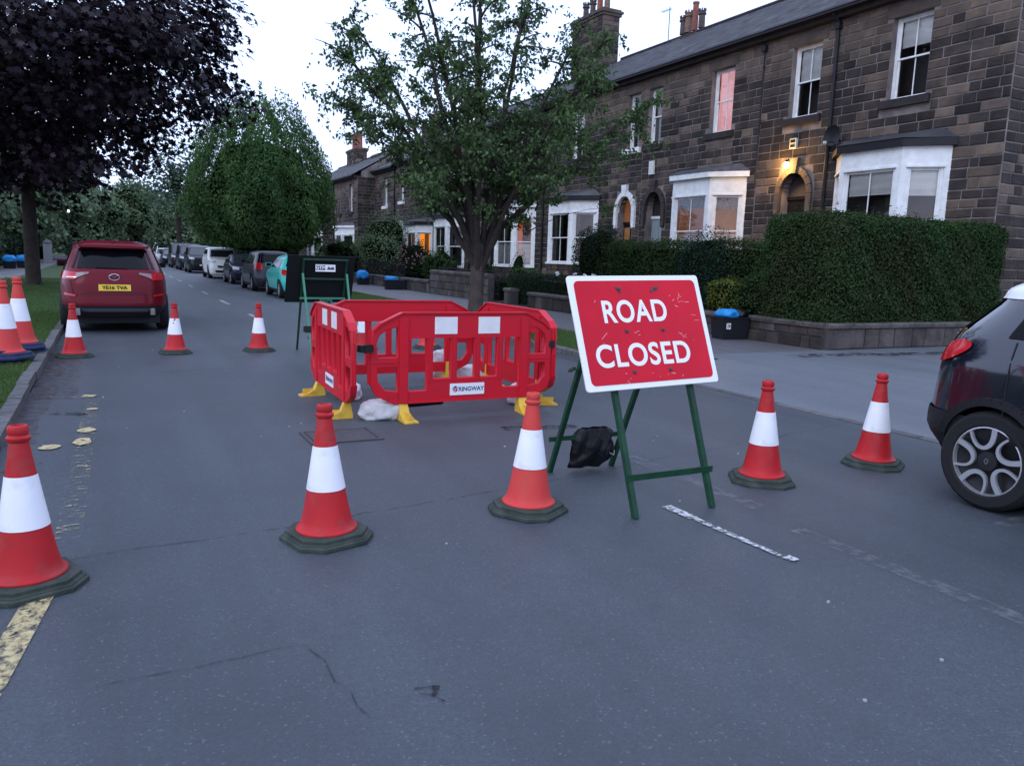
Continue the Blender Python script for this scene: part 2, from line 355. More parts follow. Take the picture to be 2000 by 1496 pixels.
def thing(name, label, cat, loc=(0, 0, 0), rz=0, group=None):
    o = bpy.data.objects.new(name, None); COL.objects.link(o); o.location = loc; o.rotation_euler = (0, 0, rz)
    return tag(o, label, cat, group)
def copy_tree(o, parent=None):
    c = o.copy(); COL.objects.link(c); c.parent = parent
    if parent is not None: c.matrix_parent_inverse = o.matrix_parent_inverse.copy()
    for ch in list(o.children): copy_tree(ch, c)
    return c
def curve_mesh(name, splines, depth=0.01, bevel=0.0, res=1):
    cu = bpy.data.curves.new(name, 'CURVE'); cu.dimensions = '2D'; cu.fill_mode = 'BOTH'; cu.extrude = depth; cu.bevel_depth = bevel; cu.bevel_resolution = res
    for pts in splines:
        sp = cu.splines.new('POLY'); sp.points.add(len(pts)-1); sp.use_cyclic_u = True
        for i, p in enumerate(pts): sp.points[i].co = (p[0], p[1], 0, 1)
    o = bpy.data.objects.new(name, cu); COL.objects.link(o)
    me = bpy.data.meshes.new_from_object(o.evaluated_get(bpy.context.evaluated_depsgraph_get()))
    bpy.data.objects.remove(o); bpy.data.curves.remove(cu); me.name = name; me.materials.clear(); return me
def text_mesh(name, body, size, depth=0.0005, off=0.0, sx=1.0, align='CENTER', space=1.0):
    cu = bpy.data.curves.new(name, 'FONT'); cu.body = body; cu.size = size; cu.extrude = depth; cu.offset = off
    cu.align_x = align; cu.align_y = 'CENTER'; cu.space_character = space
    o = bpy.data.objects.new(name, cu); COL.objects.link(o)
    me = bpy.data.meshes.new_from_object(o.evaluated_get(bpy.context.evaluated_depsgraph_get()))
    bpy.data.objects.remove(o); bpy.data.curves.remove(cu); me.materials.clear()
    me.transform(Matrix.Diagonal((sx, 1, 1, 1))); me.name = name; return me
def rrect(x0, y0, x1, y1, r, n=5):
    out = []
    for cx, cy, a in ((x1-r, y0+r, -90), (x1-r, y1-r, 0), (x0+r, y1-r, 90), (x0+r, y0+r, 180)):
        for k in range(n+1):
            t = rad(a+90*k/n); out.append((cx+r*math.cos(t), cy+r*math.sin(t)))
    return out
# local (u right, v up) plane facing -Y
FACE_MY = Matrix(((1, 0, 0, 0), (0, 0, -1, 0), (0, 1, 0, 0), (0, 0, 0, 1)))

# ------------------------------------------------------------------ leaves
def leaf_template(kind):
    if kind == 'leaf':
        v = [(0, 0, 0), (.30, .38, .10), (0, 1, -.08), (-.30, .38, .10)]; f = [(0, 1, 2), (0, 2, 3)]
    elif kind == 'clump':
        v = [(-.5, 0, 0), (.1, -.35, .1), (.55, .1, -.1), (.15, .55, .12), (-.35, .45, -.08)]; f = [(0, 1, 2), (0, 2, 3), (0, 3, 4)]
    elif kind == 'maple':
        v = [(0, .22, .04), (0, -.05, 0), (.22, .0, -.05), (.20, .22, 0), (.52, .28, -.10), (.26, .50, 0), (.34, .74, -.08), (.10, .66, 0), (0, 1.02, -.12), (-.10, .66, 0), (-.34, .74, -.08), (-.26, .50, 0), (-.52, .28, -.10), (-.20, .22, 0), (-.22, 0, -.05)]
        f = [(0, i, i+1) for i in range(1, 14)] + [(0, 14, 1)]
    else:
        v = [(-.05, 0, 0), (.05, 0, 0), (0.02, 0, 1)]; f = [(0, 1, 2)]
    return np.array(v, float), np.array(f, int)
def leaves(name, P, N, size, kind, m, parent=None, world=True, droop=0.0, jit=.35, stuff=False, D=None):
    """P: points (n,3); N: leaf plane normals; each leaf gets a random heading (or heading D)"""
    P = np.asarray(P, float); n = len(P); N = np.asarray(N, float) + RNG.normal(0, jit, (n, 3))
    N /= np.linalg.norm(N, axis=1)[:, None]+1e-9
    if D is None: D = RNG.normal(0, 1, (n, 3)); D[:, 2] -= droop
    D = D - N*(D*N).sum(1)[:, None]; D /= np.linalg.norm(D, axis=1)[:, None]+1e-9
    X = np.cross(D, N)
    tv, tf = leaf_template(kind)
    sz = size*RNG.uniform(.65, 1.3, n)
    V = P[:, None, :] + sz[:, None, None]*(tv[None, :, 0:1]*X[:, None, :] + tv[None, :, 1:2]*D[:, None, :] + tv[None, :, 2:3]*N[:, None, :])
    k = len(tv); F = (tf[None, :, :] + (np.arange(n)*k)[:, None, None]).reshape(-1, 3)
    me = bpy.data.meshes.new(name)
    V = V.reshape(-1, 3)
    if world and parent is not None: V = V - np.array(offs(parent))
    me.vertices.add(len(V)); me.vertices.foreach_set('co', V.ravel())
    me.loops.add(F.size); me.loops.foreach_set('vertex_index', F.ravel().astype(np.int32))
    me.polygons.add(len(F)); me.polygons.foreach_set('loop_start', np.arange(0, F.size, 3, dtype=np.int32))
    me.update(calc_edges=True)
    o = link(name, me, m, parent)
    if stuff: o['kind'] = 'stuff'
    return o
def unit(n):
    v = RNG.normal(0, 1, (n, 3)); return v/np.linalg.norm(v, axis=1)[:, None]
def lump(U, amp=.18, f=3.0, seed=0.0):
    return 1 + amp*(np.sin(U[:, 0]*f*1.7+seed)*np.cos(U[:, 1]*f*1.3+seed*2)+np.sin(U[:, 2]*f*2.1+seed*3+U[:, 0]*2))/1.3

# ================================================================== SETTING
def struct(name, mb, m, parent=None, smooth=None):
    o = mb.build(name, m, parent, smooth=smooth)
    if parent is None: o['kind'] = 'structure'
    return o
struct('ground', MB().sheet([(-900, -60), (900, -60), (900, 1500), (-900, 1500)], -0.03), M['earth'])
struct('road', MB().sheet([(-0.8, -9), (6.8, -9), (6.8, 215), (-0.8, 215)], 0.0), M['road'])
ap = MB()
ap.add([(6.86, -9, .004), (8.7, -9, .08), (8.7, 9.55, .08), (6.86, 9.55, .004)], [(0, 1, 2, 3)])
ap.add([(8.7, -9, .08), (60, -9, .08), (60, 10.15, .08), (8.7, 10.15, .08)], [(0, 1, 2, 3)])
struct('side_apron', ap, M['apron'])
struct('pavement', MB().sheet([(8.7, 10.15), (12.0, 10.15), (12.0, 215), (8.7, 215)], .078), M['pave'])
struct('far_pavement', MB().sheet([(-6.2, 22), (-3.7, 22), (-3.7, 215), (-6.2, 215)], .082), M['pave'])
gl = MB(); gl.sheet([(-3.7, -9), (-.93, -9), (-.93, 215), (-3.7, 215)], .085); gl.sheet([(-9, -9), (-3.7, -9), (-3.7, 22), (-9, 22)], .085)
struct('left_verge', gl, M['grass'])
struct('right_verge', MB().sheet([(6.94, 10.0), (8.7, 10.0), (8.7, 215), (6.94, 215)], .082), M['grass'])
struct('garden_soil', MB().sheet([(12.0, 10.2), (60, 10.2), (60, 200), (12.0, 200)], .10), M['earth'])
struct('left_garden_soil', MB().sheet([(-40, 22), (-6.2, 22), (-6.2, 215), (-40, 215)], .07), M['grass'])

# kerbs: individual stones near, joined beyond
def kerb_line(name, X0, X1, y0, y1, yfar, h):
    root = bpy.data.objects.new(name, None); COL.objects.link(root); root['kind'] = 'structure'
    variants = []
    for k in range(3):
        mb = MB(); g = .006; b = .018
        prof = [(0, 0), (1, 0), (1, 1-b*8), (1-b*6, 1), (0, 1)] if X1 > 0 and X0 < 0 else [(0, 0), (1, 0), (1, 1), (b*6, 1), (0, 1-b*8)]
        n = 5; vs = []
        for yy in (0, 1):
            for (u, v) in prof: vs.append((u*(X1-X0)*random.uniform(.97, 1.0), yy, v*h+random.uniform(-.006, .006)*(v > .5)))
        mb.add(vs, [(0, 1, 2, 3, 4), (9, 8, 7, 6, 5)] + [(i, (i+5), (i+1) % 5+5, (i+1) % 5) for i in range(5)])
        me = mb.mesh('kerb_stone'); me.materials.append(M['kerb']); variants.append(me)
    y = y0
    while y < y1:
        L = random.uniform(.84, .96)
        o = bpy.data.objects.new('kerb_stone', random.choice(variants)); COL.objects.link(o); o.parent = root
        o.location = (X0+random.uniform(-.008, .008), y, random.uniform(-.008, .008)); o.scale = (1, L-.012, 1); o.rotation_euler = (0, 0, random.uniform(-.008, .008)); y += L
    MB().box2((X0, y1+.5, -.02), (X1, yfar, h)).build('far_kerb_run', M['kerb'], root)
    return root
kerb_line('left_kerb', -.93, -.80, -8.5, 40, 215, .10)
kr = kerb_line('right_kerb', 6.81, 6.94, 9.6, 38, 215, .10)
for k in range(20):
    o = MB().box((0, 0, 0), (.12, .9, .03)).build('dropped_kerb_stone', M['kerb'], kr); o.location = (6.815+.02, -8.6+.915*k, -.006)
for k in range(2):   # turned kerb at the verge's end
    MB().box((7.35+.9*k, 9.8, .03), (.88, .13, .11), .0).build('kerb_stone', M['kerb'], kr)

# road markings and wear: thin sheets above the asphalt
def ribbon(pts, wd, z, jitter=0.0):
    mb = MB(); L = []
    for i, p in enumerate(pts):
        a = pts[max(i-1, 0)]; b = pts[min(i+1, len(pts)-1)]
        d = Vector((b[0]-a[0], b[1]-a[1])).normalized(); nn = Vector((-d.y, d.x)); ww = wd*(1+random.uniform(-jitter, jitter))/2
        L.append(((p[0]+nn.x*ww, p[1]+nn.y*ww, z), (p[0]-nn.x*ww, p[1]-nn.y*ww, z)))
    for i in range(len(L)-1): mb.add([L[i][0], L[i][1], L[i+1][1], L[i+1][0]], [(0, 1, 2, 3)])
    return mb
def wob(a, b, n, amp):
    out = []
    for i in range(n+1):
        t = i/n; out.append((a[0]+(b[0]-a[0])*t+random.uniform(-amp, amp), a[1]+(b[1]-a[1])*t+random.uniform(-amp, amp)))
    return out
marks = bpy.data.objects.new('road_markings', None); COL.objects.link(marks); marks['kind'] = 'structure'
ribbon([(3.155, 3.86), (3.165, 3.6)], .075, .008).build('centre_dash', M['white_paint'], marks)
ribbon([(3.165, 3.6), (3.18, 3.2), (3.20, 2.83)], .038, .008, .3).build('centre_dash', M['white_paint'], marks)
ribbon([(3.215, 2.90), (3.22, 2.83)], .06, .0085).build('centre_dash', M['white_paint'], marks)
for y in (12.6, 18.3, 24.0, 29.5, 35, 41, 47, 53, 60, 67, 75):
    ribbon([(3.05, y), (3.05, y+2.0)], .10, .006).build('centre_dash', M['white_paint'] if y > 16 else M['white_faint'], marks)
ribbon([(3.66, 1.2), (3.64, 2.2), (3.62, 3.2)], .12, .006).build('faded_line', M['white_faint'], marks)
ribbon([(3.72, 3.6), (3.70, 4.6), (3.69, 5.2)], .14, .006).build('faded_line', M['white_faint'], marks)
ribbon([(4.9, 2.75), (5.3, 2.8)], .10, .006).build('faded_line', M['white_faint'], marks)
ribbon([(-.33, 3.9), (-.40, 3.4), (-.47, 2.9), (-.55, 2.4)], .115, .006).build('yellow_line', M['yellow_paint'], marks)
ribbon([(-.60, 9.14), (-.25, 9.10)], .10, .006).build('bay_mark_end', M['yellow_worn'], marks)
ribbon([(-.31, 9.13), (-.19, 9.10)], .13, .009).build('bay_mark_corner', M['yellow_spot'], marks)
ribbon([(-.22, 9.0), (-.23, 7.4), (-.25, 5.3), (-.26, 4.6)], .13, .006).build('bay_mark_line', M['yellow_worn'], marks)
def blob(c, a, b, z, n=14, amp=.22, rot=0):
    return MB().sheet([(c[0]+math.cos(t)*a*(1+random.uniform(-amp, amp)), c[1]+math.sin(t)*b*(1+random.uniform(-amp, amp))) for t in [2*math.pi*k/n for k in range(n)]], z)
for c, a, b in (((-.23, 7.38), .065, .10), ((-.25, 6.95), .07, .13), ((-.47, 6.82), .07, .08), ((-.20, 8.35), .05, .05)):
    blob(c, a, b, .010).build('yellow_patch', M['yellow_spot'], marks)
wear = bpy.data.objects.new('road_wear', None); COL.objects.link(wear); wear['kind'] = 'structure'
for i, (pts, wd) in enumerate(((wob((-.8, 4.25), (.75, 4.36), 14, .02)+wob((.85, 4.37), (2.9, 4.66), 18, .02), .013),
                 (wob((-.1, 2.93), (.62, 2.97), 9, .02)+wob((.66, 2.9), (.72, 2.35), 6, .02), .009),
                 (wob((2.9, 4.68), (6.7, 5.4), 22, .03), .008),
                 (wob((-.7, 10.6), (6.6, 11.3), 30, .03), .014), (wob((0, 15.5), (6.6, 17.3), 24, .05), .02))):
    ribbon(pts, wd, .004, .4).build('crack', M['crack'], wear)
ribbon(wob((-.70, 13.0), (-.68, 7.0), 20, .04), .22, .0045).build('leaf_litter', M['litter'], wear)
ribbon(wob((-.62, 14.0), (-.60, 9.0), 16, .05), .42, .005).build('leaf_litter', M['litter'], wear)
ribbon(wob((-.5, 8.25), (-.25, 8.1), 8, .02), .12, .0055).build('dark_patch', M['patch_dark'], wear)  # short dark patch on the asphalt near the bay marks
ribbon(wob((6.6, 9.9), (6.62, 30), 30, .05), .25, .0045).build('leaf_litter', M['litter'], wear)
ribbon(wob((3.2, 6.3), (3.9, 6.2), 8, .02), .16, .0045).build('dark_patch', M['patch_dark'], wear)  # dark patch on the asphalt before the front barrier
ribbon(wob((10.5, 9.6), (14.5, 9.2), 12, .1), .35, .086).build('dark_patch', M['patch_dark'], wear)  # dark strip across the apron
tar = MB()
for pts, wd in (([(.92, 2.47), (.96, 2.462), (1.0, 2.455)], .010), ([(1.0, 2.457), (.985, 2.42), (.965, 2.40)], .022), ([(.965, 2.40), (.98, 2.375), (.99, 2.35)], .009), ([(.93, 2.43), (.965, 2.41)], .008)):
    r_ = ribbon(pts, wd, .005, .5); tar.add(r_.v, r_.f)
tar.build('tar_spill', M['tar'], wear)
# small stones and grit lying about
gm = MB()
for k in range(60):
    x = random.uniform(-.6, 6.6); y = random.uniform(1.3, 16)*random.uniform(.5, 1); s_ = random.uniform(.004, .013)
    gm.box((x, y, s_*.4), (s_, s_*1.3, s_*.8), random.uniform(0, 3))
o = gm.build('loose_grit', M['white_faint'] if False else mat('grit', (.33, .32, .31), .9)); o['kind'] = 'stuff'
lm = MB()
for k in range(160):
    x = -.8+abs(random.gauss(0, .16)); y = random.uniform(5, 20); s_ = random.uniform(.02, .045)
    a = random.uniform(0, 6.3); z = random.uniform(.006, .02)
    lm.add([(x, y, .012), (x+s_*math.cos(a), y+s_*math.sin(a), z), (x+s_*1.1*math.cos(a+.7), y+s_*1.1*math.sin(a+.7), .013)], [(0, 1, 2)])
o = lm.build('fallen_leaves', mat('dead_leaf', (.09, .045, .03), .9, tone=.4)); o['kind'] = 'stuff'

# manhole cover set in the road
mh = thing('manhole_cover', 'rusty rectangular iron access cover in the road behind the middle front cone', 'manhole cover', (1.72, 6.5, 0))
fr = MB()
for a, b in (((-.31, -.24), (.31, -.205)), ((-.31, .205), (.31, .24)), ((-.31, -.205), (-.275, .205)), ((.275, -.205), (.31, .205))): fr.box2((*a, .002), (*b, .012))
fr.build('frame', M['iron'], mh)
for sx in (-1, 1):
    pl = MB().box((sx*.133, 0, .005), (.262, .405, .008))
    pl.build('cover_plate', M['iron'], mh)
tag(blob((2.83, 7.72), .34, .14, .006, 18, .12).build('pothole', M['hole']), 'black hole opened in the road inside the red barriers', 'hole')

# grass: short blades on the verges
def blades(name, areas, n_per, hgt):
    P = []
    for x0, x1, y0, y1, dens in areas:
        n = int((x1-x0)*(y1-y0)*dens); P.append(np.stack([RNG.uniform(x0, x1, n), RNG.uniform(y0, y1, n), np.full(n, .084)], 1))
    P = np.concatenate(P); n = len(P)
    Nn = np.stack([RNG.normal(0, 1, n), RNG.normal(0, 1, n), np.zeros(n)], 1)
    a = RNG.normal(0, .45, (n, 3)); a[:, 2] = 1
    V = []; tv, tf = leaf_template('blade')
    Nn /= np.linalg.norm(Nn, axis=1)[:, None]; D = a/np.linalg.norm(a, axis=1)[:, None]; X = np.cross(D, Nn)
    sz = hgt*RNG.uniform(.5, 1.4, n)
    V = P[:, None, :]+sz[:, None, None]*(tv[None, :, 0:1]*X[:, None, :]*2.4+tv[None, :, 2:3]*D[:, None, :])
    F = np.arange(n*3).reshape(-1, 3)
    me = bpy.data.meshes.new(name); V = V.reshape(-1, 3)
    me.vertices.add(len(V)); me.vertices.foreach_set('co', V.ravel()); me.loops.add(F.size); me.loops.foreach_set('vertex_index', F.ravel().astype(np.int32))
    me.polygons.add(len(F)); me.polygons.foreach_set('loop_start', np.arange(0, F.size, 3, dtype=np.int32)); me.update(calc_edges=True)
    o = link(name, me, M['blade']); o['kind'] = 'stuff'
blades('grass', [(-3.2, -.92, -2, 6.2, 3200), (-2.8, -.92, 6.2, 12, 4200), (-4, -.9, 12, 20, 2200), (-4, -.9, 20, 40, 700), (6.92, 8.72, 10, 18, 2800), (6.92, 8.72, 18, 40, 900)], 0, .042)

# ================================================================== ROADWORKS
# ---- traffic cones
def cone_parts(t, base_m='cone_base', red='cone_red', H=.75, full=True):
    b = MB()
    def octo(a, c): return [(a, -a+c), (a, a-c), (a-c, a), (-a+c, a), (-a, a-c), (-a, -a+c), (-a+c, -a), (a-c, -a)]
    A, Bp, Cc = octo(.222, .10), octo(.210, .094), octo(.195, .088)
    zs = [(A, .0), (A, .018), (Bp, .026), (Bp, .030), (Cc, .034), (Cc, .050), (octo(.186, .084), .056)]
    vs = [(p[0], p[1], z) for q, z in zs for p in q]
    fs = [(i*8+k, i*8+(k+1) % 8, (i+1)*8+(k+1) % 8, (i+1)*8+k) for i in range(len(zs)-1) for k in range(8)]
    fs += [tuple(range(7, -1, -1)), tuple(range(48, 56))]
    b.add(vs, fs); b.build('base', M[base_m], t, smooth=25)
    def r(z): return .142 - (.142-.041)*((z-.075)/(H-.09-.075))**.90
    pr = [(.165, .056), (.168, .062), (.165, .068), (.155, .074)] + [(r(z)+.008*math.exp(-(z-.075)*30), z) for z in np.linspace(.080, .288, 9)]
    MB().lathe(pr, 40).build('cone_body', M[red], t, smooth=60)
    MB().lathe([(r(z)+.0035, z) for z in np.linspace(.286, .524, 8)], 40).build('reflective_sleeve', M['sleeve'], t, smooth=60)
    top = [(r(z), z) for z in np.linspace(.522, H-.075, 5)] + [(.046, H-.07), (.049, H-.066), (.050, H-.054), (.041, H-.048), (.039, H-.042), (.043, H-.036), (.043, H-.010), (.038, H-.002), (.028, H), (.024, H-.012), (.022, H-.06)]
    MB().lathe(top, 32).build('cone_top', M[red], t, smooth=40)
    return t
G1 = 'traffic cones closing the road'
cone_specs = [((-.395, 4.02), .35, 'large red and white cone at the left edge, standing over the broken yellow line'),
              ((1.01, 4.12), .25, 'red and white cone second from the left in the front row'),
              ((2.28, 4.13), .55, 'red and white cone just left of the green legs of the ROAD CLOSED sign'),
              ((4.22, 4.10), .95, 'red and white cone between the ROAD CLOSED sign and the cone by the black car'),
              ((5.47, 4.13), .5, 'red and white cone nearest to the rear of the black car at right'),
              ((-.49, 12.50), .3, 'small far cone behind the near side corner of the red car, by the kerb'),
              ((.83, 12.66), .1, 'far cone by the right rear wheel of the red car, with a chipped white sleeve'),
              ((2.05, 12.70), .2, 'far cone alone in the lane between the red car and the black sign back'),
              ((4.82, 12.55), .4, 'cone seen through the red barrier, the one to the right'),
              ((3.70, 12.60), .3, 'cone seen through the red barrier, the one to the left')]
c0 = None
for i, ((x, y), rz, lb) in enumerate(cone_specs):
    if c0 is None:
        t = cone_parts(thing('traffic_cone', lb, 'traffic cone', (x, y, .002), rz, G1)); c0 = t
    else:
        t = copy_tree(c0); t.location = (x, y, .002); t.rotation_euler = (random.uniform(-.012, .012), random.uniform(-.012, .012), rz); t['label'] = lb
    if i in (2, 8): 
        for ch in t.children:
            if 'reflective' not in ch.name and 'base' not in ch.name: 
                ch.data = ch.data.copy(); ch.data.materials[0] = M['cone_red2']
# chips on one sleeve
for t in [o for o in COL.objects if o.get('label') == cone_specs[6][2]]:
    mb = MB()
    for (a, z, s_) in ((-1.9, .50, .012), (-2.05, .455, .010), (-1.75, .515, .016)):
        r_ = .142-(.101)*((z-.075)/.585)**.9+.006
        mb.prism([(math.cos(a+.2*k)*r_, math.sin(a+.2*k)*r_) for k in (0, .5, 1)], z-s_, z+s_)
    mb.build('chips', M['cone_red'], t)['kind'] = 'stuff'
# stack of spare cones on the left verge
SC_ = 1.27
sp = [((-1.12, 12.45), .155, .1, 'rightmost spare cone standing on blue stacked bases on the left verge', 1),
      ((-1.30, 11.42), .185, .5, 'spare cone at the left photo edge with a red smear on its white sleeve', 2),
      ((-1.19, 11.40), .150, .9, 'spare cone wedged just behind the red smeared one, its sleeve a little lower', 0)]
for (p, zb, rz, lb, nb) in sp:
    t = thing('spare_cone', lb, 'traffic cone', (p[0], p[1], zb), rz, 'spare cones on the left verge')
    cone_parts(t, 'cone_base_blue', 'cone_red2'); t.scale = (SC_,)*3
    for j in range(nb):
        s2 = thing('cone_base', ('blue rubber cone base lying under the rightmost spare cone' if nb == 1 else 'blue rubber cone base under the red smeared spare cone, ' + ('on the grass', 'second up')[j]), 'cone base', (p[0]+random.uniform(-.03, .03), p[1]+random.uniform(-.03, .03), .082+.052*j), rz+random.uniform(-.3, .3), 'blue bases under the spare cones')
        b = MB().prism([(.235, -.13), (.235, .13), (.13, .235), (-.13, .235), (-.235, .13), (-.235, -.13), (-.13, -.235), (.13, -.235)], 0, .022)
        b.prism([(.21, -.11), (.21, .11), (.11, .21), (-.11, .21), (-.21, .11), (-.21, -.11), (-.11, -.21), (.11, -.21)], .023, .040)
        b.build('rubber_pad', M['cone_base_blue'], s2); s2.scale = (SC_,)*3
    if nb == 2: MB().lathe([(.0, .40), (.011, .41), (.008, .44), (0, .46)], 8, (.075, -.090, 0)).build('red_smear', M['cone_red'], t)

# ---- ROAD CLOSED sign on a folding frame
def folding_frame(t, foot_y, back_y, k, hw, ztop, m, crossz=.24, full=True):
    for sx_ in (-1, 1):
        MB().bar((sx_*hw, foot_y, 0.0), (sx_*hw, foot_y+k*ztop, ztop), .035, .035).build('front_leg', m, t)
        MB().bar((sx_*(hw-.03), back_y, 0.0), (sx_*(hw-.03), foot_y+k*ztop-.01, ztop-.02), .035, .03).build('rear_leg', m, t)
    MB().bar((-hw-.04, foot_y+k*crossz-.026, crossz), (hw+.04, foot_y+k*crossz-.026, crossz), .012, .04).build('cross_bar', m, t)
    yb = back_y + (foot_y+k*ztop-back_y)*crossz/ztop
    MB().bar((-hw-.03, yb+.022, crossz+.03), (hw+.03, yb+.022, crossz+.03), .012, .035).build('cross_bar', m, t)
    MB().bar((-hw, foot_y+k*ztop, ztop), (hw, foot_y+k*ztop, ztop), .03, .03).build('hinge_bar', m, t)
rc = thing('road_closed_sign', 'red sign reading ROAD CLOSED in white on a green folding frame', 'road sign', (3.13, 4.3, 0), 0)
K = .40
folding_frame(rc, -.56, .56, K, .305, 1.38, M['frame_green'])
# longer rear cross stay seen left of the plate
MB().bar((-.30, .30, .80), (-.36, .14, .84), .02, .02).build('stay', M['frame_green'], rc)
# plate pose: leans back by K, turned a little in its own plane
th = math.atan(K)
def plate_mtx(cx, cz, roll_, off=-.045):
    # u -> X, v -> up the slope
    up = Vector((0, math.sin(th), math.cos(th))); nn = Vector((0, -math.cos(th), math.sin(th)))
    R = Matrix(((1, 0, 0), (0, up.y, nn.y), (0, up.z, nn.z))).to_4x4()
    y = -.58 + K*cz
    return Matrix.Translation(Vector((cx, y, cz))+nn*(-off)) @ R @ Matrix.Rotation(roll_, 4, 'Z')
PM = plate_mtx(-.035, 1.105, rad(1.5))
def on_plate(me, name, m, parent, z, PMx=None):
    me.transform((PMx or PM) @ Matrix.Translation((0, 0, z))); return link(name, me, m, parent)
plate = on_plate(curve_mesh('plate', [rrect(-.525, -.375, .525, .375, .018, 3)], .005, .003), 'sign_plate', M['sign_white'], rc, 0)
face = on_plate(curve_mesh('face', [rrect(-.487, -.342, .489, .343, .035, 6)], .0008), 'red_face', M['sign_red'], plate, .0095)
def ptxt(body, size, x, y, off, sxx, sp=1.0):
    me = text_mesh('lettering', body, size, .0006, off, sxx, space=sp); me.transform(Matrix.Translation((x, y, 0)))
    on_plate(me, 'lettering', M['sign_white'], plate, .012)
ptxt('ROAD', .205, -.055, .125, .0045, .86, 1.08)
ptxt('CLOSED', .205, -.045, -.165, .0045, .94, 1.08)
for bx in (-.15, .14):
    for by in (.285, .0, -.27):
        b = MB().lathe([(0, .012), (.008, .011), (.013, .006), (.014, 0)], 10); me = b.mesh('bolt'); me.transform(Matrix.Translation((bx, by, 0)))
        on_plate(me, 'bolt', M['iron'], plate, .011)
        if by > .2:
            me = MB().box((bx-.006, by-.006, .002), (.05 if bx < 0 else .07, .016, .004), -.9 if bx < 0 else .4).mesh('nick'); on_plate(me, 'scuff', M['iron'], plate, .011)
sc = MB()
for k in range(30):
    cx_, cy_ = random.choice([(-.33, -.02), (-.2, -.29), (-.36, -.07), (.34, .22), (.28, -.03), (.03, -.28), (.40, .1), (.3, .17), (-.05, .02), (.14, -.3), (-.34, .18)])
    x = cx_+random.gauss(0, .03); y = cy_+random.gauss(0, .02); a = random.gauss(.25, .6); L = abs(random.gauss(0, .018))+.004
    d = Vector((math.cos(a), math.sin(a), 0))*L; q = Vector((-d.y, d.x, 0)).normalized()*random.uniform(.0005, .0016)
    c = Vector((x, y, 0)); sc.add([c-d*.8-q, c+d-q, c+d+q, c-d+q], [(0, 1, 2, 3)])
on_plate(sc.mesh('scratches'), 'scratches', M['scratch'], plate, .0106)['kind'] = 'stuff'
# black weighted bag over the rear cross bar
def bag(name, label, cat, loc, dims, m, seed, rz=0, top=None, group=None, n=3):
    bm = bmesh.new(); bmesh.ops.create_icosphere(bm, subdivisions=4, radius=1)
    for v in bm.verts:
        p = v.co.copy(); u = p.normalized()
        q = Vector([math.copysign(abs(c)**.75, c) for c in u])
        d = 1+.07*math.sin(u.x*5+seed)*math.cos(u.z*6+seed*2)+.05*math.sin(u.y*9+u.x*7+seed*3)+.02*math.sin(u.x*23+u.z*19+seed)
        q *= d
        if top: q.x *= 1+top*max(0, -u.z)*.6; q.y *= 1+top*max(0, -u.z)*.3
        v.co = Vector((q.x*dims[0]/2, q.y*dims[1]/2, max(q.z, -.82)*dims[2]/2))
    me = bpy.data.meshes.new(name); bm.to_mesh(me); bm.free()
    o = link(name, me, m, None, smooth=80); o.location = loc; o.rotation_euler = (0, 0, rz)
    return tag(o, label, cat, group)
wb = MB()
nu, nv = 22, 16; vs = []
for side in (1, -1):
    for j in range(nv+1):
        for i in range(nu+1):
            u, v = i/nu*2-1, j/nv
            wd = .17+.05*math.sin(v*3)+.02*math.sin(v*9)
            x = u*wd + (.05 if True else 0)*(v-.5) - .10*v*(u < 0)*abs(u)
            th_ = .085*math.sqrt(max(0, 1-u*u))*(.35+1.1*v*(1.05-v)*2.2)
            z = .325 - .315*v - .02*math.sin(u*4+1)*v + .05*(u+.2)*v
            vs.append((x+.008*math.sin(v*17+u*5), side*th_+.012*math.sin(u*9+v*8)*side, max(z, .006)))
ff = []
for s_ in range(2):
    b0 = s_*(nu+1)*(nv+1)
    for j in range(nv):
        for i in range(nu):
            a = b0+j*(nu+1)+i; q = (a, a+1, a+nu+2, a+nu+1); ff.append(q if s_ else q[::-1])
wb.add(vs, ff)
bb = wb.build('sandbag', M['black_bag'], None, smooth=70); bb.location = (3.20, 4.80, .03); bb.scale = (.78, .9, .92); tag(bb, 'black plastic sandbag slumped over the rear bar of the ROAD CLOSED frame', 'sandbag')
MB().tube([(.13, -.07, .12), (.17, -.08, .10), (.20, -.05, .13), (.19, .0, .15)], .0025, 6).build('string', M['sack'], bb)

# ---- sign seen from behind, black with green frame
gs = thing('sign_from_behind', 'black back of a road sign on a mint green folding frame behind the barriers', 'road sign', (3.0, 12.4, 0))
FZ = lambda z: .42-.40*z
MB().box((0, 0, 0), (1.06, .01, .79)).build('sign_plate', M['sign_back'], gs)
pl_ = gs.children[0]; pl_.location = (-.05, FZ(1.15)+.035, 1.15); pl_.rotation_euler = (math.atan(.40), 0, 0)
for sx_ in (-1, 1):
    MB().bar((sx_*.335, FZ(0), 0), (sx_*.335, FZ(.83), .83), .03, .03).build('front_leg', M['frame_green'], gs)
    MB().bar((sx_*.335, FZ(.84), .84), (sx_*.335, FZ(1.47), 1.47), .028, .028).build('side_rail', M['frame_green'], gs)
    MB().bar((sx_*.345, FZ(1.22)-.04, 1.24), (sx_*.33, -.62, .0), .03, .03).build('rear_leg', M['frame_mint'], gs)
MB().bar((-.36, FZ(.85)-.02, .85), (.36, FZ(.85)-.02, .85), .03, .03).build('lower_bar', M['frame_mint'], gs)
MB().bar((-.33, FZ(1.16)-.01, 1.16), (.33, FZ(1.16)-.01, 1.16), .025, .03).build('middle_bar', M['frame_green'], gs)
MB().bar((-.35, FZ(1.46)-.01, 1.46), (.35, FZ(1.46)-.01, 1.46), .025, .03).build('top_bar', M['frame_green'], gs)
MB().bar((-.36, -.50, .28), (.36, -.50, .28), .02, .03).build('cross_bar', M['frame_green'], gs)
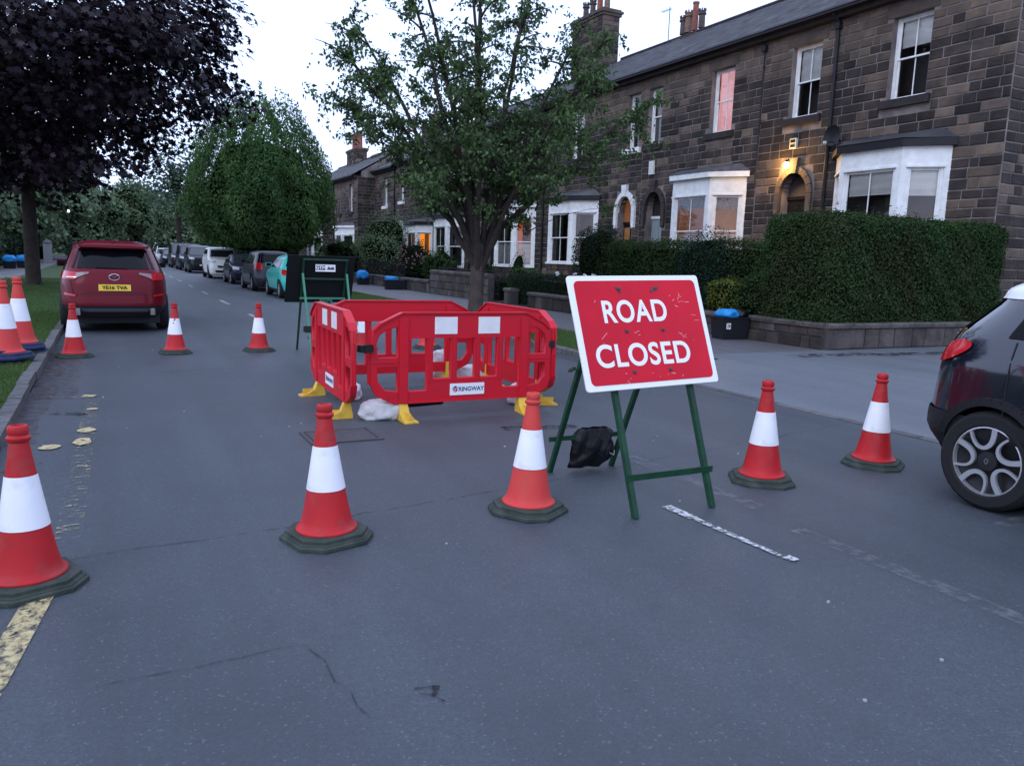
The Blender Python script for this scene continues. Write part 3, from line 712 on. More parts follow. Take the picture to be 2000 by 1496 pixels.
st = MB().box((.0, FZ(1.33)-.03, 1.33), (.31, .006, .11)).build('sticker', M['label_white'], gs); yb_ = FZ(1.33)-.03
sm = MB().box((-.075, yb_-.0045, 1.335), (.145, .003, .07)); sm.build('sticker_panel', M['trim_grey'], st)
me = text_mesh('lettering', 'GTM', .066, .0006, .002, 1.1); me.transform(Matrix.Translation((-.075, yb_-.007, 1.335)) @ FACE_MY); link('lettering', me, M['label_white'], st)
sm = MB(); sm.add([(.02, yb_-.005, 1.305), (.14, yb_-.005, 1.305), (.13, yb_-.005, 1.345), (.10, yb_-.005, 1.35), (.075, yb_-.005, 1.33), (.05, yb_-.005, 1.36)], [(0, 1, 2, 3, 4, 5)]); sm.build('skyline_logo', M['trim_grey'], st)
tg = MB().box((.05, FZ(.80)-.05, .79), (.20, .006, .075)).build('name_tag', M['frame_mint'], gs)
me = text_mesh('lettering', 'GTM', .075, .0006, .002, 1.0); me.transform(Matrix.Translation((.05, FZ(.80)-.0545, .79)) @ FACE_MY); link('lettering', me, M['ink'], tg)

# ---- plastic barriers
BW = 1.92
def barrier_mesh():
    w2 = BW/2
    outer = [(-w2, .36), (-w2, .74), (-w2+.02, .86), (-w2+.09, .92), (-w2+.30, 1.02), (w2-.30, 1.02), (w2-.09, .92), (w2-.02, .86), (w2, .74), (w2, .36), (w2-.05, .25), (w2-.22, .17), (-w2+.22, .17), (-w2+.05, .25)]
    H = []
    for s_ in (-1, 1):
        def m_(pts): return [(p[0]*s_, p[1]) for p in (pts if s_ > 0 else pts[::-1])]
        H.append(m_([(w2-.06, .60), (w2-.045, .74), (w2-.075, .82), (w2-.15, .875), (w2-.26, .90), (w2-.26, .60)]))
        H.append(m_([(w2-.26, .52), (w2-.26, .27), (w2-.13, .29), (w2-.06, .38), (w2-.055, .52)]))
        H.append(m_(rrect(.405, .27, .600, .79, .02, 2)))
        H.append(m_(rrect(.154, .385, .349, .79, .02, 2)))
    H.append(rrect(-.098, .385, .098, .79, .02, 2))
    me = curve_mesh('barrier_panel', [outer]+H, .014, .008)
    me.transform(FACE_MY)
    return me
BM_ = barrier_mesh()
def rail_mb():
    mb = MB(); w2 = BW/2
    pts = [(-w2+.0, .74), (-w2+.02, .86), (-w2+.09, .925), (-w2+.30, 1.025), (w2-.30, 1.025), (w2-.09, .925), (w2-.02, .86), (w2, .74)]
    for a, b in zip(pts, pts[1:]): mb.bar((a[0], 0, a[1]), (b[0], 0, b[1]), .078, .014)
    pb = [(-w2, .60), (-w2, .36), (-w2+.05, .25), (-w2+.22, .165), (w2-.22, .165), (w2-.05, .25), (w2, .36), (w2, .60)]
    for a, b in zip(pb, pb[1:]): mb.bar((a[0], 0, a[1]), (b[0], 0, b[1]), .062, .014)
    return mb
def ribs_mb():
    mb = MB()
    for x in (-.645, .645): mb.box((x, 0, .57), (.085, .07, .80))
    for x in (-.377, -.126, .126, .377): mb.box((x, 0, .58), (.026, .055, .44))
    mb.box((0, 0, .79), (1.2, .05, .014)); mb.box((0, 0, .372), (.76, .05, .014))
    for s_ in (-1, 1):
        mb.box((s_*.82, 0, .56), (.27, .055, .014)); mb.box((s_*.7, .0, .265), (.03, .05, .014))
    return mb
def foot_mb():
    mb = MB()
    # L-shaped foot: post under the rib plus flared toe towards -Y and +Y
    for s_ in (1,):
        prof = [(0.02, .28), (.0, .28), (-.02, .16), (-.055, .075), (-.14, .025), (-.215, .012), (-.215, .0), (-.02, .0), (.06, .0), (.06, .03), (.035, .16), (.035, .28)]
        n = len(prof)
        for i, wd in ((0, 1),):
            vs = []
            for sx_ in (-1, 1):
                for (y, z) in prof:
                    ww = .042+ .030*max(0, min(1, (-y)/.2))
                    vs.append((sx_*ww, y, z))
            mb.add(vs, [tuple(range(n)), tuple(range(2*n-1, n-1, -1))]+[(i, i+n, (i+1) % n+n, (i+1) % n) for i in range(n)])
        mb.box((0, -.10, .055), (.012, .16, .05))
    return mb
BP = [  # centre x, y, facing angle (0 = faces the camera side), label
    ((3.09, 7.0), 0.0, 'front red plastic barrier nearest the camera with the white RINGWAY label at its foot', True),
    ((1.99, 7.90), rad(-92), 'left red plastic barrier of the square, seen edge on with a small RINGWAY label', True),
    ((3.06, 8.92), rad(180), 'rear red plastic barrier, far side of the square with a bare solid top rail', False),
    ((4.10, 7.95), rad(90), 'right red plastic barrier of the square, running away beside the verge', False)]
for i, ((bx, by), rz, lb, lab) in enumerate(BP):
    t = thing('plastic_barrier', lb, 'barrier', (bx, by, 0), rz, 'red plastic barriers round the hole')
    me = BM_.copy() if i == 0 else None
    link('panel', BM_ if i else BM_, M['barrier_red'] if i == 0 else None, t)
    rail_mb().build('rail', M['barrier_red'], t); ribs_mb().build('ribs', M['barrier_red'], t)
    for x in ((-.235, .225) if i == 0 else (-.22, .22)):
        wdd = .235
        for s_ in (-1,): MB().box((x+.02, s_*.0245, .905), (wdd, .003, .165)).build('reflective_strip', M['hi_white'], t)
    if lab:
        lb_ = MB().box((.02, -.0265, .275), (.37, .005, .115)).build('label', M['label_white'], t)
        me = text_mesh('lettering', 'RINGWAY', .060, .0006, .0012, .98, space=1.0); me.transform(Matrix.Translation((.062, -.0300, .274)) @ FACE_MY); link('lettering', me, M['navy_print'], lb_)
        lg = MB()
        lg.prism([(-.135, .295), (-.110, .310), (-.085, .298), (-.109, .285)], .0292, .0300, Matrix(((1, 0, 0, 0), (0, 0, -1, 0), (0, 1, 0, 0), (0, 0, 0, 1))))
        lg.build('logo_top', M['navy_print'], lb_)
        for q, mm in (([(-.142, .291), (-.111, .280), (-.111, .272), (-.142, .282)], 'navy_print'), ([(-.135, .277), (-.111, .267), (-.111, .259), (-.135, .268)], 'navy_print'), ([(-.107, .280), (-.085, .294), (-.085, .260), (-.107, .246)], 'red_print'), ([(-.129, .262), (-.110, .254), (-.110, .246), (-.127, .254)], 'red_print')):
            MB().prism(q, .0292, .0300, Matrix(((1, 0, 0, 0), (0, 0, -1, 0), (0, 1, 0, 0), (0, 0, 0, 1)))).build('logo_face', M[mm], lb_)
    for x in (-.645, .645):
        f = foot_mb(); ft = f.build('foot', M['foot_yellow'], t, smooth=50); ft.location = (x, -.0 if i != 2 else .0, 0); ft.rotation_euler = (0, 0, random.uniform(-.25, .25))
# joining clips
for (x, y, z, rz, lb) in ((2.07, 6.96, .70, .35, 'black rubber clip joining the front and left barriers'), (4.07, 7.03, .70, 1.2, 'black rubber clip joining the front and right barriers'), (2.0, 8.90, .70, -.7, 'black rubber clip at the far end of the left barrier')):
    c = thing('barrier_clip', lb, 'clip', (x, y, z), rz); c.scale = (.85, .8, .9)
    MB().box((0, 0, 0), (.15, .095, .07)).build('clip_body', M['black_rubber'], c); MB().box((0, -.05, 0), (.10, .012, .085)).build('strap', M['black_rubber'], c)
bag('sandbag', 'full white sandbag lying under the near corner of the barriers beside the yellow foot', 'sandbag', (2.27, 7.10, .085), (.42, .22, .21), M['sack'], 1.0, -.25)
bag('sandbag', 'crumpled white sandbag standing upright inside the barriers', 'sandbag', (3.72, 9.25, .17), (.24, .18, .42), M['sack'], 2.2, .2)
bag('sandbag', 'flat white sandbag lying inside the barriers behind the label', 'sandbag', (4.05, 9.12, .09), (.46, .28, .22), M['sack'], 3.1, .1)
bag('sandbag', 'small white sandbag at the right barrier foot behind the cone', 'sandbag', (3.93, 7.45, .10), (.30, .22, .24), M['sack'], 4.4, .9)
bag('sandbag', 'white sandbag tucked behind the left barrier near its rear foot', 'sandbag', (2.28, 8.25, .08), (.40, .24, .20), M['sack'], 5.5, 1.4)
# ================================================================== CARS
class Car:
    """body as stacked plan outlines: forward is +Y, origin on the ground under the middle"""
    def __init__(s, L=4.2, W=1.76, H=1.5, hood=.98, belt=.98, wind=.95, rf=.25, rr=-1.25, tail=.30, ride=.20, n=6.0, nose=.80, tum=.17, tz=.98, sport=0):
        F, R, hw = L/2, -L/2, W/2
        T = [  # z, front, rear, half width
            (ride, F-.16, R+.14, hw-.10), (ride+.08, F-.06, R+.05, hw-.04), (.48, F-.01, R+.0, hw-.005), (.60, F, R+.015, hw),
            (nose, F-.08, R+.05, hw-.01), (nose+.06, F-.22, R+.07, hw-.015), (hood, wind, R+tail*.45, hw-.05),
            (hood+.05, wind-.08, R+tail*.52, hw-.065),
            (H-.16, rf+.10, rr+.06, hw-tum-.04), (H-.07, rf-.08, rr+.08, hw-tum-.09), (H-.02, rf-.35, rr+.22, hw-tum-.19), (H, rf-.6, rr+.45, hw-tum-.36)]
        s.T = np.array(T); s.n = n; s.H = H; s.ride = ride; s.L, s.W = L, W
    def lv(s, z):
        return [float(np.interp(z, s.T[:, 0], s.T[:, k])) for k in (1, 2, 3)]
    def lvs(s, z):   # smoothed
        a = np.mean([s.lv(min(max(z+d, s.ride), s.H)) for d in (-.03, -.015, 0, .015, .03)], axis=0); return a
    def pt(s, th_, z, off=0.0):
        F, R, hw = s.lvs(z); n = s.n; c, q = math.cos(th_), math.sin(th_)
        x = hw*math.copysign(abs(c)**(2/n), c); y = (F if q >= 0 else -R)*math.copysign(abs(q)**(2/n), q)
        v = Vector((x, y, z))
        if off:
            e = .01; a = s.pt(th_+e, z)-s.pt(th_-e, z); b = s.pt(th_, z+e)-s.pt(th_, z-e) if z+e < s.H else Vector((0, 0, .1))
            nn = a.cross(b)
            if nn.length > 1e-9: v += nn.normalized()*off
        return v
    def side(s, y, z, sgn, off=.004):
        F, R, hw = s.lvs(z); E_ = F if y >= 0 else -R; t = min(abs(y)/E_, .9999)
        th_ = math.asin(t**(s.n/2))*(1 if y >= 0 else -1)
        if sgn < 0: th_ = math.pi-th_
        return s.pt(th_, z, off)
    def end(s, x, z, sgn, off=.004):
        F, R, hw = s.lvs(z); t = min(abs(x)/hw, .9999)
        th_ = math.acos(t**(s.n/2)); th_ = th_ if x >= 0 else math.pi-th_
        return s.pt(th_*sgn, z, off)
    def body_mesh(s, arches, arch_r):
        zs = [z for z in np.concatenate([np.linspace(s.ride, .84, 12), np.linspace(.86, s.T[6, 0]+.06, 7), np.linspace(s.T[6, 0]+.12, s.H-.1, 6), np.linspace(s.H-.07, s.H, 5)])]
        # even angles give few points on flat sides: use arc length
        base = []
        for k in range(0, 720): base.append(s.pt(2*math.pi*k/720, .6))
        d = [0]
        for a, b in zip(base, base[1:]+base[:1]): d.append(d[-1]+(b-a).length)
        N = 84; ths = [2*math.pi*np.interp(d[-1]*i/N, d, range(721))/720 for i in range(N)]
        mb = MB()
        vs = [s.pt(t, z) for z in zs for t in ths]
        fs = [(j*N+i, j*N+(i+1) % N, (j+1)*N+(i+1) % N, (j+1)*N+i) for j in range(len(zs)-1) for i in range(N)]
        fs += [tuple(range(N-1, -1, -1)), tuple(range((len(zs)-1)*N, len(zs)*N))]
        mb.add(vs, fs); me = mb.mesh('body')
        o = bpy.data.objects.new('tmp', me); COL.objects.link(o)
        cut = MB()
        for y in arches:
            for sg in (-1, 1):
                cut.lathe([(0, -.001), (arch_r, 0), (arch_r, .34), (0, .341)], 28, (sg*s.W/2-(.28 if sg > 0 else .06), y, arch_r-.03), 'X')
        cm = cut.mesh('cut'); bm = bmesh.new(); bm.from_mesh(cm); bmesh.ops.remove_doubles(bm, verts=bm.verts, dist=1e-4); bmesh.ops.recalc_face_normals(bm, faces=bm.faces); bm.to_mesh(cm); bm.free()
        c = bpy.data.objects.new('cut', cm); COL.objects.link(c)
        md = o.modifiers.new('b', 'BOOLEAN'); md.operation = 'DIFFERENCE'; md.object = c; md.solver = 'EXACT'
        out = bpy.data.meshes.new_from_object(o.evaluated_get(bpy.context.evaluated_depsgraph_get()))
        bpy.data.objects.remove(o); bpy.data.objects.remove(c); out.name = 'car_body'; out.materials.clear(); return out
    def grid(s, fn, corners, nu=10, nv=6):
        """corners bl, br, tr, tl in surface coordinates, mapped by fn(a, z)"""
        bl, br, tr, tl = corners; mb = MB(); vs = []
        for j in range(nv+1):
            for i in range(nu+1):
                u, v = i/nu, j/nv
                a = (1-v)*((1-u)*bl[0]+u*br[0])+v*((1-u)*tl[0]+u*tr[0]); z = (1-v)*((1-u)*bl[1]+u*br[1])+v*((1-u)*tl[1]+u*tr[1])
                vs.append(fn(a, z))
        mb.add(vs, [(j*(nu+1)+i, j*(nu+1)+i+1, (j+1)*(nu+1)+i+1, (j+1)*(nu+1)+i) for j in range(nv) for i in range(nu)])
        return mb
def wheel(car, x, y, r, sgn, wdt=.21, spokes=5, detail=False, rimm='rim'):
    ctr = (0, 0, 0)
    t = MB(); h = wdt/2
    t.lathe([(r*.66, -h*.8), (r*.72, -h), (r*.90, -h), (r*.97, -h*.8), (r, -h*.5), (r, h*.5), (r*.97, h*.8), (r*.90, h), (r*.72, h), (r*.66, h*.8)], 36 if detail else 24, ctr, 'X')
    w_ = t.build('wheel', M['tyre'], car, smooth=40); w_.location = (x, y, r)
    d = MB(); d.lathe([(r*.68, sgn*h*.86), (r*.66, sgn*h*.5), (r*.5, sgn*h*.30), (0, sgn*h*.30)], 28, ctr, 'X'); d.build('hub_dish', M['rim_dark'], w_, smooth=40)
    rm = MB(); xo = sgn*h*.80
    if detail:
        rm.lathe([(r*.69, xo), (r*.69, xo+sgn*.01), (r*.665, xo+sgn*.012), (r*.655, xo-sgn*.02)], 44, ctr, 'X')
        CL = [(.655, -.30), (.60, -.285), (.48, -.245), (.36, -.185), (.285, -.10), (.262, 0), (.295, .10), (.38, .165), (.50, .195), (.62, .20), (.66, .20)]
        WD = [.105, .105, .10, .095, .088, .075, .06, .052, .048, .046, .046]
        ts = np.linspace(0, len(CL)-1, 31); cx = np.interp(ts, range(len(CL)), [p[0] for p in CL]); ct = np.interp(ts, range(len(CL)), [p[1] for p in CL]); cw = np.interp(ts, range(len(CL)), WD)
        for _ in range(3): cx[1:-1] = (cx[:-2]+cx[1:-1]*2+cx[2:])/4; ct[1:-1] = (ct[:-2]+ct[1:-1]*2+ct[2:])/4
        gx, gt = np.gradient(cx), np.gradient(ct); gl_ = np.hypot(gx, gt)
        for k in range(spokes):   # looped petal spokes, thick on one side
            a0 = 2*math.pi*k/spokes+.62; vs = []
            for q in range(31):
                for e in (-.5, .5):
                    px_, pt_ = cx[q]-gt[q]/gl_[q]*cw[q]*e, ct[q]+gx[q]/gl_[q]*cw[q]*e
                    yy, zz = r*(px_*math.cos(a0)-pt_*math.sin(a0)), r*(px_*math.sin(a0)+pt_*math.cos(a0))
                    vs += [(xo+sgn*.010, yy, zz), (xo-sgn*.012, yy, zz)]
            fs = []
            for q in range(30):
                b_ = q*4; fs += [(b_, b_+2, b_+6, b_+4), (b_, b_+4, b_+5, b_+1), (b_+2, b_+3, b_+7, b_+6)]
            rm.add(vs, fs)
        rm.build('rim', M[rimm], w_, smooth=30)
        MB().lathe([(.0, xo+sgn*.004), (r*.19, xo), (r*.20, xo-sgn*.03)], 20, ctr, 'X').build('hub_cap', M['rim_dark'], w_, smooth=40)
        bd = MB(); 
        for q in range(4):
            a = q*math.pi/2; bd.bar((xo+sgn*.008, .014*math.cos(a), .020*math.sin(a)), (xo+sgn*.008, .014*math.cos(a+math.pi/2), .020*math.sin(a+math.pi/2)), .005, .004, up=(1, 0, 0))
        bd.build('badge', M['chrome'], w_)
    else:
        rm.lathe([(r*.68, xo), (r*.68, xo+sgn*.008), (r*.60, xo+sgn*.004), (r*.59, xo-sgn*.02)], 24, ctr, 'X')
        for k in range(spokes):
            a = 2*math.pi*k/spokes; rm.bar((xo, 0, 0), (xo, r*.64*math.cos(a), r*.64*math.sin(a)), .055, .016, up=(1, 0, 0))
        rm.build('rim', M[rimm], w_)
    return w_
def car(name, label, cat, loc, heading, spec, pm, wheels=(1.28, -1.30), r=.31, rear=True, plate=None, detail=False, simple=True, group=None, glassz=None, light_z=(.78, .95), rimm='rim', rear_glass=None):
    t = thing(name, label, cat, (loc[0], loc[1], loc[2] if len(loc) > 2 else 0), heading, group)
    c = Car(**spec); H = c.H; hood = c.T[6, 0]
    b = link('body', c.body_mesh(wheels, r+.055), M[pm], t, smooth=35)
    z0, z1 = glassz or (hood+.05, H-.15)
    F1, R1, h1 = c.lvs(z0); F2, R2, h2 = c.lvs(z1)
    # windscreen and rear window
    c.grid(lambda a, z: c.end(a, z, 1, .006), ((-h1+.13, z0+.0), (h1-.13, z0), (h2-.12, z1), (-h2+.12, z1))).build('windscreen', M['car_glass_sky'], t, smooth=60)
    if rear_glass is None: rear_glass = ((-h1+.14, z0+.05), (h1-.14, z0+.05), (h2-.11, z1), (-h2+.11, z1))
    c.grid(lambda a, z: c.end(a, z, -1, .006), rear_glass).build('rear_window', M['car_glass'], t, smooth=60)
    for sg in (-1, 1):
        for (ya, yb, yc, yd) in ((F1-.45, .02, .02, F2-.30), (-.04, R1+.55, R2+.40, -.04)):
            g = c.grid(lambda a, z: c.side(a, z, sg, .006), ((ya, z0), (yb, z0), (yc, z1), (yd, z1)) if True else None)
            g.build('side_window', M['car_glass'], t, smooth=60)
        for yy in (F1-.40, -.01, R1+.62):   # door gaps
            c.grid(lambda a, z: c.side(a, z, sg, .0025), ((yy-.005, c.ride+.12), (yy+.005, c.ride+.12), (yy+.005, z0-.02), (yy-.005, z0-.02)), 1, 8).build('door_gap', M['trim'], t)
        for yy in (.15-.10, R1+.80):
            c.grid(lambda a, z: c.side(a, z, sg, .022), ((yy, z0-.13), (yy+.16, z0-.13), (yy+.16, z0-.10), (yy, z0-.10)), 2, 1).build('door_handle', M[pm], t)
        mp = c.side(F1-.35, z0+.02, sg, .0)
        mr = MB().box((mp.x+sg*.10, mp.y, mp.z+.06), (.20, .09, .13)); mr.build('wing_mirror', M[pm if detail or pm != 'p_red' else 'trim'], t)
        MB().box((mp.x+sg*.10, mp.y-.05, mp.z+.06), (.165, .012, .10)).build('mirror_glass', M['car_glass'], t)
        # sill
        c.grid(lambda a, z: c.side(a, z, sg, .010), ((-1.0, c.ride+.005), (1.0, c.ride+.005), (1.0, c.ride+.10), (-1.0, c.ride+.10)), 8, 2).build('sill_trim', M['trim'], t)
        # lamps wrap the corners
        for (sgn2, mm, nm) in ((1, 'lamp_front', 'headlight'), (-1, 'lamp_red', 'tail_light')):
            zz = light_z if sgn2 < 0 else (c.T[4, 0]-.13, c.T[4, 0]+.02)
            def fn(a, z, sg=sg, sgn2=sgn2):
                th_ = (math.pi/2-a)*sgn2
                if sg < 0: th_ = math.pi-th_
                return c.pt(th_, z, .010)
            def arc(x):
                return math.pi/2-math.acos(min(x/c.W*2, .9999)**(c.n/2))
            lo = arc(c.W/2*.62); RE = c.L/2; wy = .30 if detail != 'captur' else .36
            if nm == 'tail_light' and detail == 'mazda': continue
            hi = math.pi/2-math.asin(((RE-wy)/RE)**(c.n/2))
            if detail == 'captur' and nm == 'tail_light':
                def sq(u, v, lo=lo, hi=hi, zz=zz):
                    x, y = 2*u-1, 2*v-1; dx, dy = x*math.sqrt(1-y*y/2), y*math.sqrt(1-x*x/2)
                    return fn(lo+(hi-lo)*(.5+dx*.5), (zz[0]+zz[1])/2+(zz[1]-zz[0])*.5*dy+(zz[1]-zz[0])*.30*dx)
                c.grid(sq, ((0, 0), (1, 0), (1, 1), (0, 1)), 16, 10).build(nm, M[mm], t, smooth=60)
                continue
            c.grid(fn, ((lo, zz[0]), (hi, zz[0]+.03), (hi, zz[1]), (lo, zz[1]-.02)), 12, 4).build(nm, M[mm], t, smooth=60)
    # front grille, bumpers, plates
    c.grid(lambda a, z: c.end(a, z, 1, .006), ((-.5, .34), (.5, .34), (.58, .46), (-.58, .46)), 8, 2).build('grille', M['trim'], t)
    c.grid(lambda a, z: c.end(a, z, 1, .006), ((-.42, .60), (.42, .60), (.46, .72), (-.46, .72)), 8, 2).build('grille', M['trim'], t)
    c.grid(lambda a, z: c.end(a, z, 1, .014), ((-.26, .48), (.26, .48), (.26, .58), (-.26, .58)), 4, 1).build('front_plate', M['plate_w'], t)
    if detail != 'mazda':
        c.grid(lambda a, z: c.end(a, z, -1, .006), ((.62, .26), (-.62, .26), (-.66, .40), (.66, .40)), 8, 2).build('rear_bumper_trim', M['trim'], t)
        c.grid(lambda a, z: c.end(a, z, -1, .014), ((.26, .60), (-.26, .60), (-.26, .71), (.26, .71)), 4, 1).build('rear_plate', M['plate_y'], t)
    for y in wheels:
        for sg in (-1, 1): wheel(t, sg*(c.W/2-.115), y, r, sg, detail=(detail == 'captur'), rimm=rimm)
    MB().box2((-c.W/2+.18, -c.L/2+.35, .16), (c.W/2-.18, c.L/2-.35, .40)).build('underbody', M['trim'], t)
    return t, c
GC = 'cars parked on the right of the street'
HATCH = dict(L=3.55, W=1.62, H=1.47, hood=.98, wind=.95, rf=.30, rr=-1.35, tail=.28, nose=.80)
t, c = car('parked_car', 'small turquoise hatchback parked beside the black sign back, red tail light towards the camera', 'car', (5.92, 28.7), 0, HATCH, 'p_teal', (1.12, -1.18), .29, group=GC, light_z=(.76, .98))
car('parked_car', 'dark grey hatchback parked directly in front of the turquoise one', 'car', (5.84, 33.8), 0, dict(L=4.05, W=1.72, H=1.60, hood=1.02, rr=-1.55, tail=.25), 'p_grey', (1.22, -1.28), .31, group=GC, light_z=(.85, 1.12))
car('parked_car', 'low black hatchback facing the camera between the grey hatchback and the white pickup', 'car', (5.88, 40.2), math.pi, dict(L=3.95, W=1.68, H=1.44, hood=.95, wind=1.0, rf=.2), 'p_navy', (1.2, -1.22), .30, group=GC)
car('parked_car', 'old boxy white off-road car facing the camera among the dark parked cars', 'car', (5.7, 47.8), math.pi, dict(L=4.3, W=1.72, H=1.72, hood=1.12, nose=1.0, wind=.85, rf=.45, rr=-1.7, tum=.10, n=9), 'p_white', (1.3, -1.35), .36, group=GC, rimm='rim_dark')
car('parked_car', 'dark boxy off-road car with a wide grille, facing the camera behind the white one', 'car', (5.6, 58.3), math.pi, dict(L=4.5, W=1.85, H=1.82, hood=1.15, nose=1.02, wind=.9, rf=.45, rr=-1.8, tum=.12, n=8), 'p_dk', (1.35, -1.35), .37, group=GC)
car('parked_van', 'dark tall van with a pale windscreen behind the boxy dark off-road car', 'van', (5.55, 65.2), math.pi, dict(L=4.8, W=1.88, H=1.95, hood=1.15, nose=.98, wind=1.4, rf=.9, rr=-2.1, tail=.12, tum=.10, n=9), 'p_navy', (1.4, -1.5), .33, group=GC)
car('parked_van', 'second dark van with a pale windscreen, just left of the first in the row', 'van', (5.5, 73.0), math.pi, dict(L=4.9, W=1.9, H=2.05, hood=1.15, nose=.98, wind=1.5, rf=.95, rr=-2.2, tail=.12, tum=.10, n=9), 'p_dk', (1.4, -1.5), .33, group=GC)
car('parked_car', 'far dark car in the row, next to the red car in the photo', 'car', (5.3, 82), math.pi, dict(L=4.3, W=1.8, H=1.55), 'p_navy', (1.3, -1.3), .32, group=GC)
car('parked_car', 'farthest silver car of the row, half hidden by the red car', 'car', (5.1, 90), math.pi, dict(L=4.3, W=1.8, H=1.6), 'p_silver', (1.3, -1.3), .32, group=GC)

# ---- ruby red crossover, rear towards the camera
MZ = dict(L=4.52, W=1.84, H=1.66, hood=1.06, nose=.88, wind=1.0, rf=.35, rr=-1.70, tail=.26, tum=.17, n=5.0, ride=.30)
t, c = car('red_crossover', 'ruby red crossover parked at the left kerb, tailgate and yellow plate towards us', 'car', (.07, 18.05), 0, MZ, 'p_red', (1.35, -1.35), .35, detail='mazda',
           rear_glass=((.68, 1.15), (-.68, 1.15), (-.56, 1.50), (.56, 1.50)))
E_ = lambda off: (lambda a, z: c.end(a, z, -1, off))
c.grid(E_(.010), ((.80, .30), (-.80, .30), (-.84, .50), (.84, .50)), 16, 4).build('lower_bumper', M['trim'], t, smooth=60)
c.grid(E_(.018), ((.52, .40), (-.52, .40), (-.56, .46), (.56, .46)), 10, 2).build('skid_plate', M['trim_grey'], t)
c.grid(E_(.012), ((.70, .545), (-.70, .545), (-.72, .56), (.72, .56)), 12, 2).build('bumper_edge', M['p_red'], t)
for sg in (-1, 1):
    c.grid(E_(.016), ((sg*.62, .66), (sg*.80, .68), (sg*.80, .72), (sg*.62, .69)) if sg < 0 else ((sg*.80, .68), (sg*.62, .66), (sg*.62, .69), (sg*.80, .72)), 4, 2).build('reflector', M['lamp_red'], t)
    def fn(a, z, sg=sg):
        th_ = -(math.pi/2-a)
        if sg < 0: th_ = math.pi-th_
        return c.pt(th_, z, .012)
    lo = math.pi/2-math.acos((.42/.90)**(c.n/2)); mid = math.pi/2-math.acos((.62/.90)**(c.n/2))
    g = c.grid(fn, ((mid, .955), (1.25, .97), (1.25, 1.10), (mid, 1.085)), 12, 4); tl = g.build('tail_light', M['lamp_red'], t, smooth=60)
    c.grid(lambda a, z: fn(a, z), ((lo, 1.06), (mid, .975), (mid, 1.075), (lo, 1.09)), 6, 3).build('tail_light_inner', M['lamp_clear'], t, smooth=60)
    # exhausts
    MB().lathe([(.045, 0), (.05, -.02), (.05, .1), (.035, .1), (.035, 0)], 14).build('exhaust', M['chrome'], t).location = (sg*.60, -2.28, .36)
    t.children[-1].rotation_euler = (rad(-90), 0, 0)
    ra = MB().tube([c.side(yy, 1.50, sg, .03)+Vector((-sg*.05, 0, .095)) for yy in np.linspace(.1, -1.45, 8)], .013, 6); ra.build('roof_rail', M['p_dk'], t)
c.grid(E_(.010), ((.45, .74), (-.45, .74), (-.30, .93), (.30, .93)), 10, 4).build('plate_recess', M['p_red'], t)
rp_ = c.grid(E_(.020), ((.26, .765), (-.26, .765), (-.26, .875), (.26, .875)), 4, 1).build('number_plate', M['plate_y'], t)
me = text_mesh('lettering', 'YE16 TVA', .088, .001, .0022, 1.08, space=1.0); pc = c.end(0, .82, -1, .026)
me.transform(Matrix.Translation(pc+Vector((0, -.004, 0))) @ Matrix.Rotation(rad(0), 4, 'X') @ FACE_MY); link('lettering', me, M['ink'], rp_)
bd = MB(); bc = c.end(0, 1.00, -1, .02)
bd.tube([bc+Vector((.085*math.cos(a)*1.0, 0, .055*math.sin(a))) for a in np.linspace(0, 2*math.pi, 25)], .008, 6, cap=False)
bd.tube([bc+Vector(p) for p in ((-.078, 0, .02), (-.045, -.002, .035), (0, -.004, -.012), (.045, -.002, .035), (.078, 0, .02))], .009, 6)
bd.build('badge', M['chrome'], t, smooth=50)
c.grid(E_(.014), ((-.60, .985), (-.76, .985), (-.76, 1.003), (-.60, 1.003))[::1], 4, 1).build('badge', M['chrome'], t)
# (badge mirrored to the right side as seen from behind)
t.children[-1].scale = (-1, 1, 1)
for a, b in (((.66, .70), (-.66, .712)),):
    c.grid(E_(.008), ((.66, .700), (-.66, .700), (-.66, .708), (.66, .708)), 10, 1).build('tailgate_gap', M['trim'], t)
for sg in (-1, 1):
    q_ = ((sg*.66-.004, .70), (sg*.66+.004, .70), (sg*.70+.004, .94), (sg*.70-.004, .94))
    c.grid(E_(.008), (q_[1], q_[0], q_[3], q_[2]), 1, 5).build('tailgate_gap', M['trim'], t)
# roof spoiler and fin
sp_ = MB(); R_ = c.lvs(1.56)[1]
pr = [(-.60, R_+.10), (.60, R_+.10), (.56, R_-.10), (0, R_-.16), (-.56, R_-.10)]
sp_.prism(pr, 1.530, 1.570); sp_.build('roof_spoiler', M['p_red'], t)
MB().box((0, R_-.118, 1.535), (.30, .02, .014)).build('brake_lamp', M['lamp_red'], t)
fn_ = MB().add([(-.02, R_+.10, 1.63), (.02, R_+.10, 1.63), (.02, R_+.34, 1.65), (-.02, R_+.34, 1.65), (0, R_+.12, 1.70)], [(0, 1, 2, 3), (0, 1, 4), (1, 2, 4), (2, 3, 4), (3, 0, 4)]); fn_.build('aerial_fin', M['p_red'], t)
MB().bar(c.end(-.28, 1.17, -1, .016), c.end(.22, 1.155, -1, .016), .012, .014).build('wiper', M['trim'], t)

# ---- black crossover with white roof at the right edge, rear wheel and light in frame
CP = dict(L=4.12, W=1.78, H=1.55, hood=1.10, nose=.95, wind=1.1, rf=.40, rr=-1.74, tail=.26, tum=.15, n=4.6, ride=.30)
t, c = car('black_crossover', 'glossy black crossover with white roof cut off by the right photo edge', 'car', (5.99, 1.66), math.pi, CP, 'p_black', (1.30, -1.36), .335, detail='captur', rimm='rim', light_z=(.945, 1.095),
           rear_glass=((.62, 1.18), (-.62, 1.18), (-.52, 1.42), (.52, 1.42)))
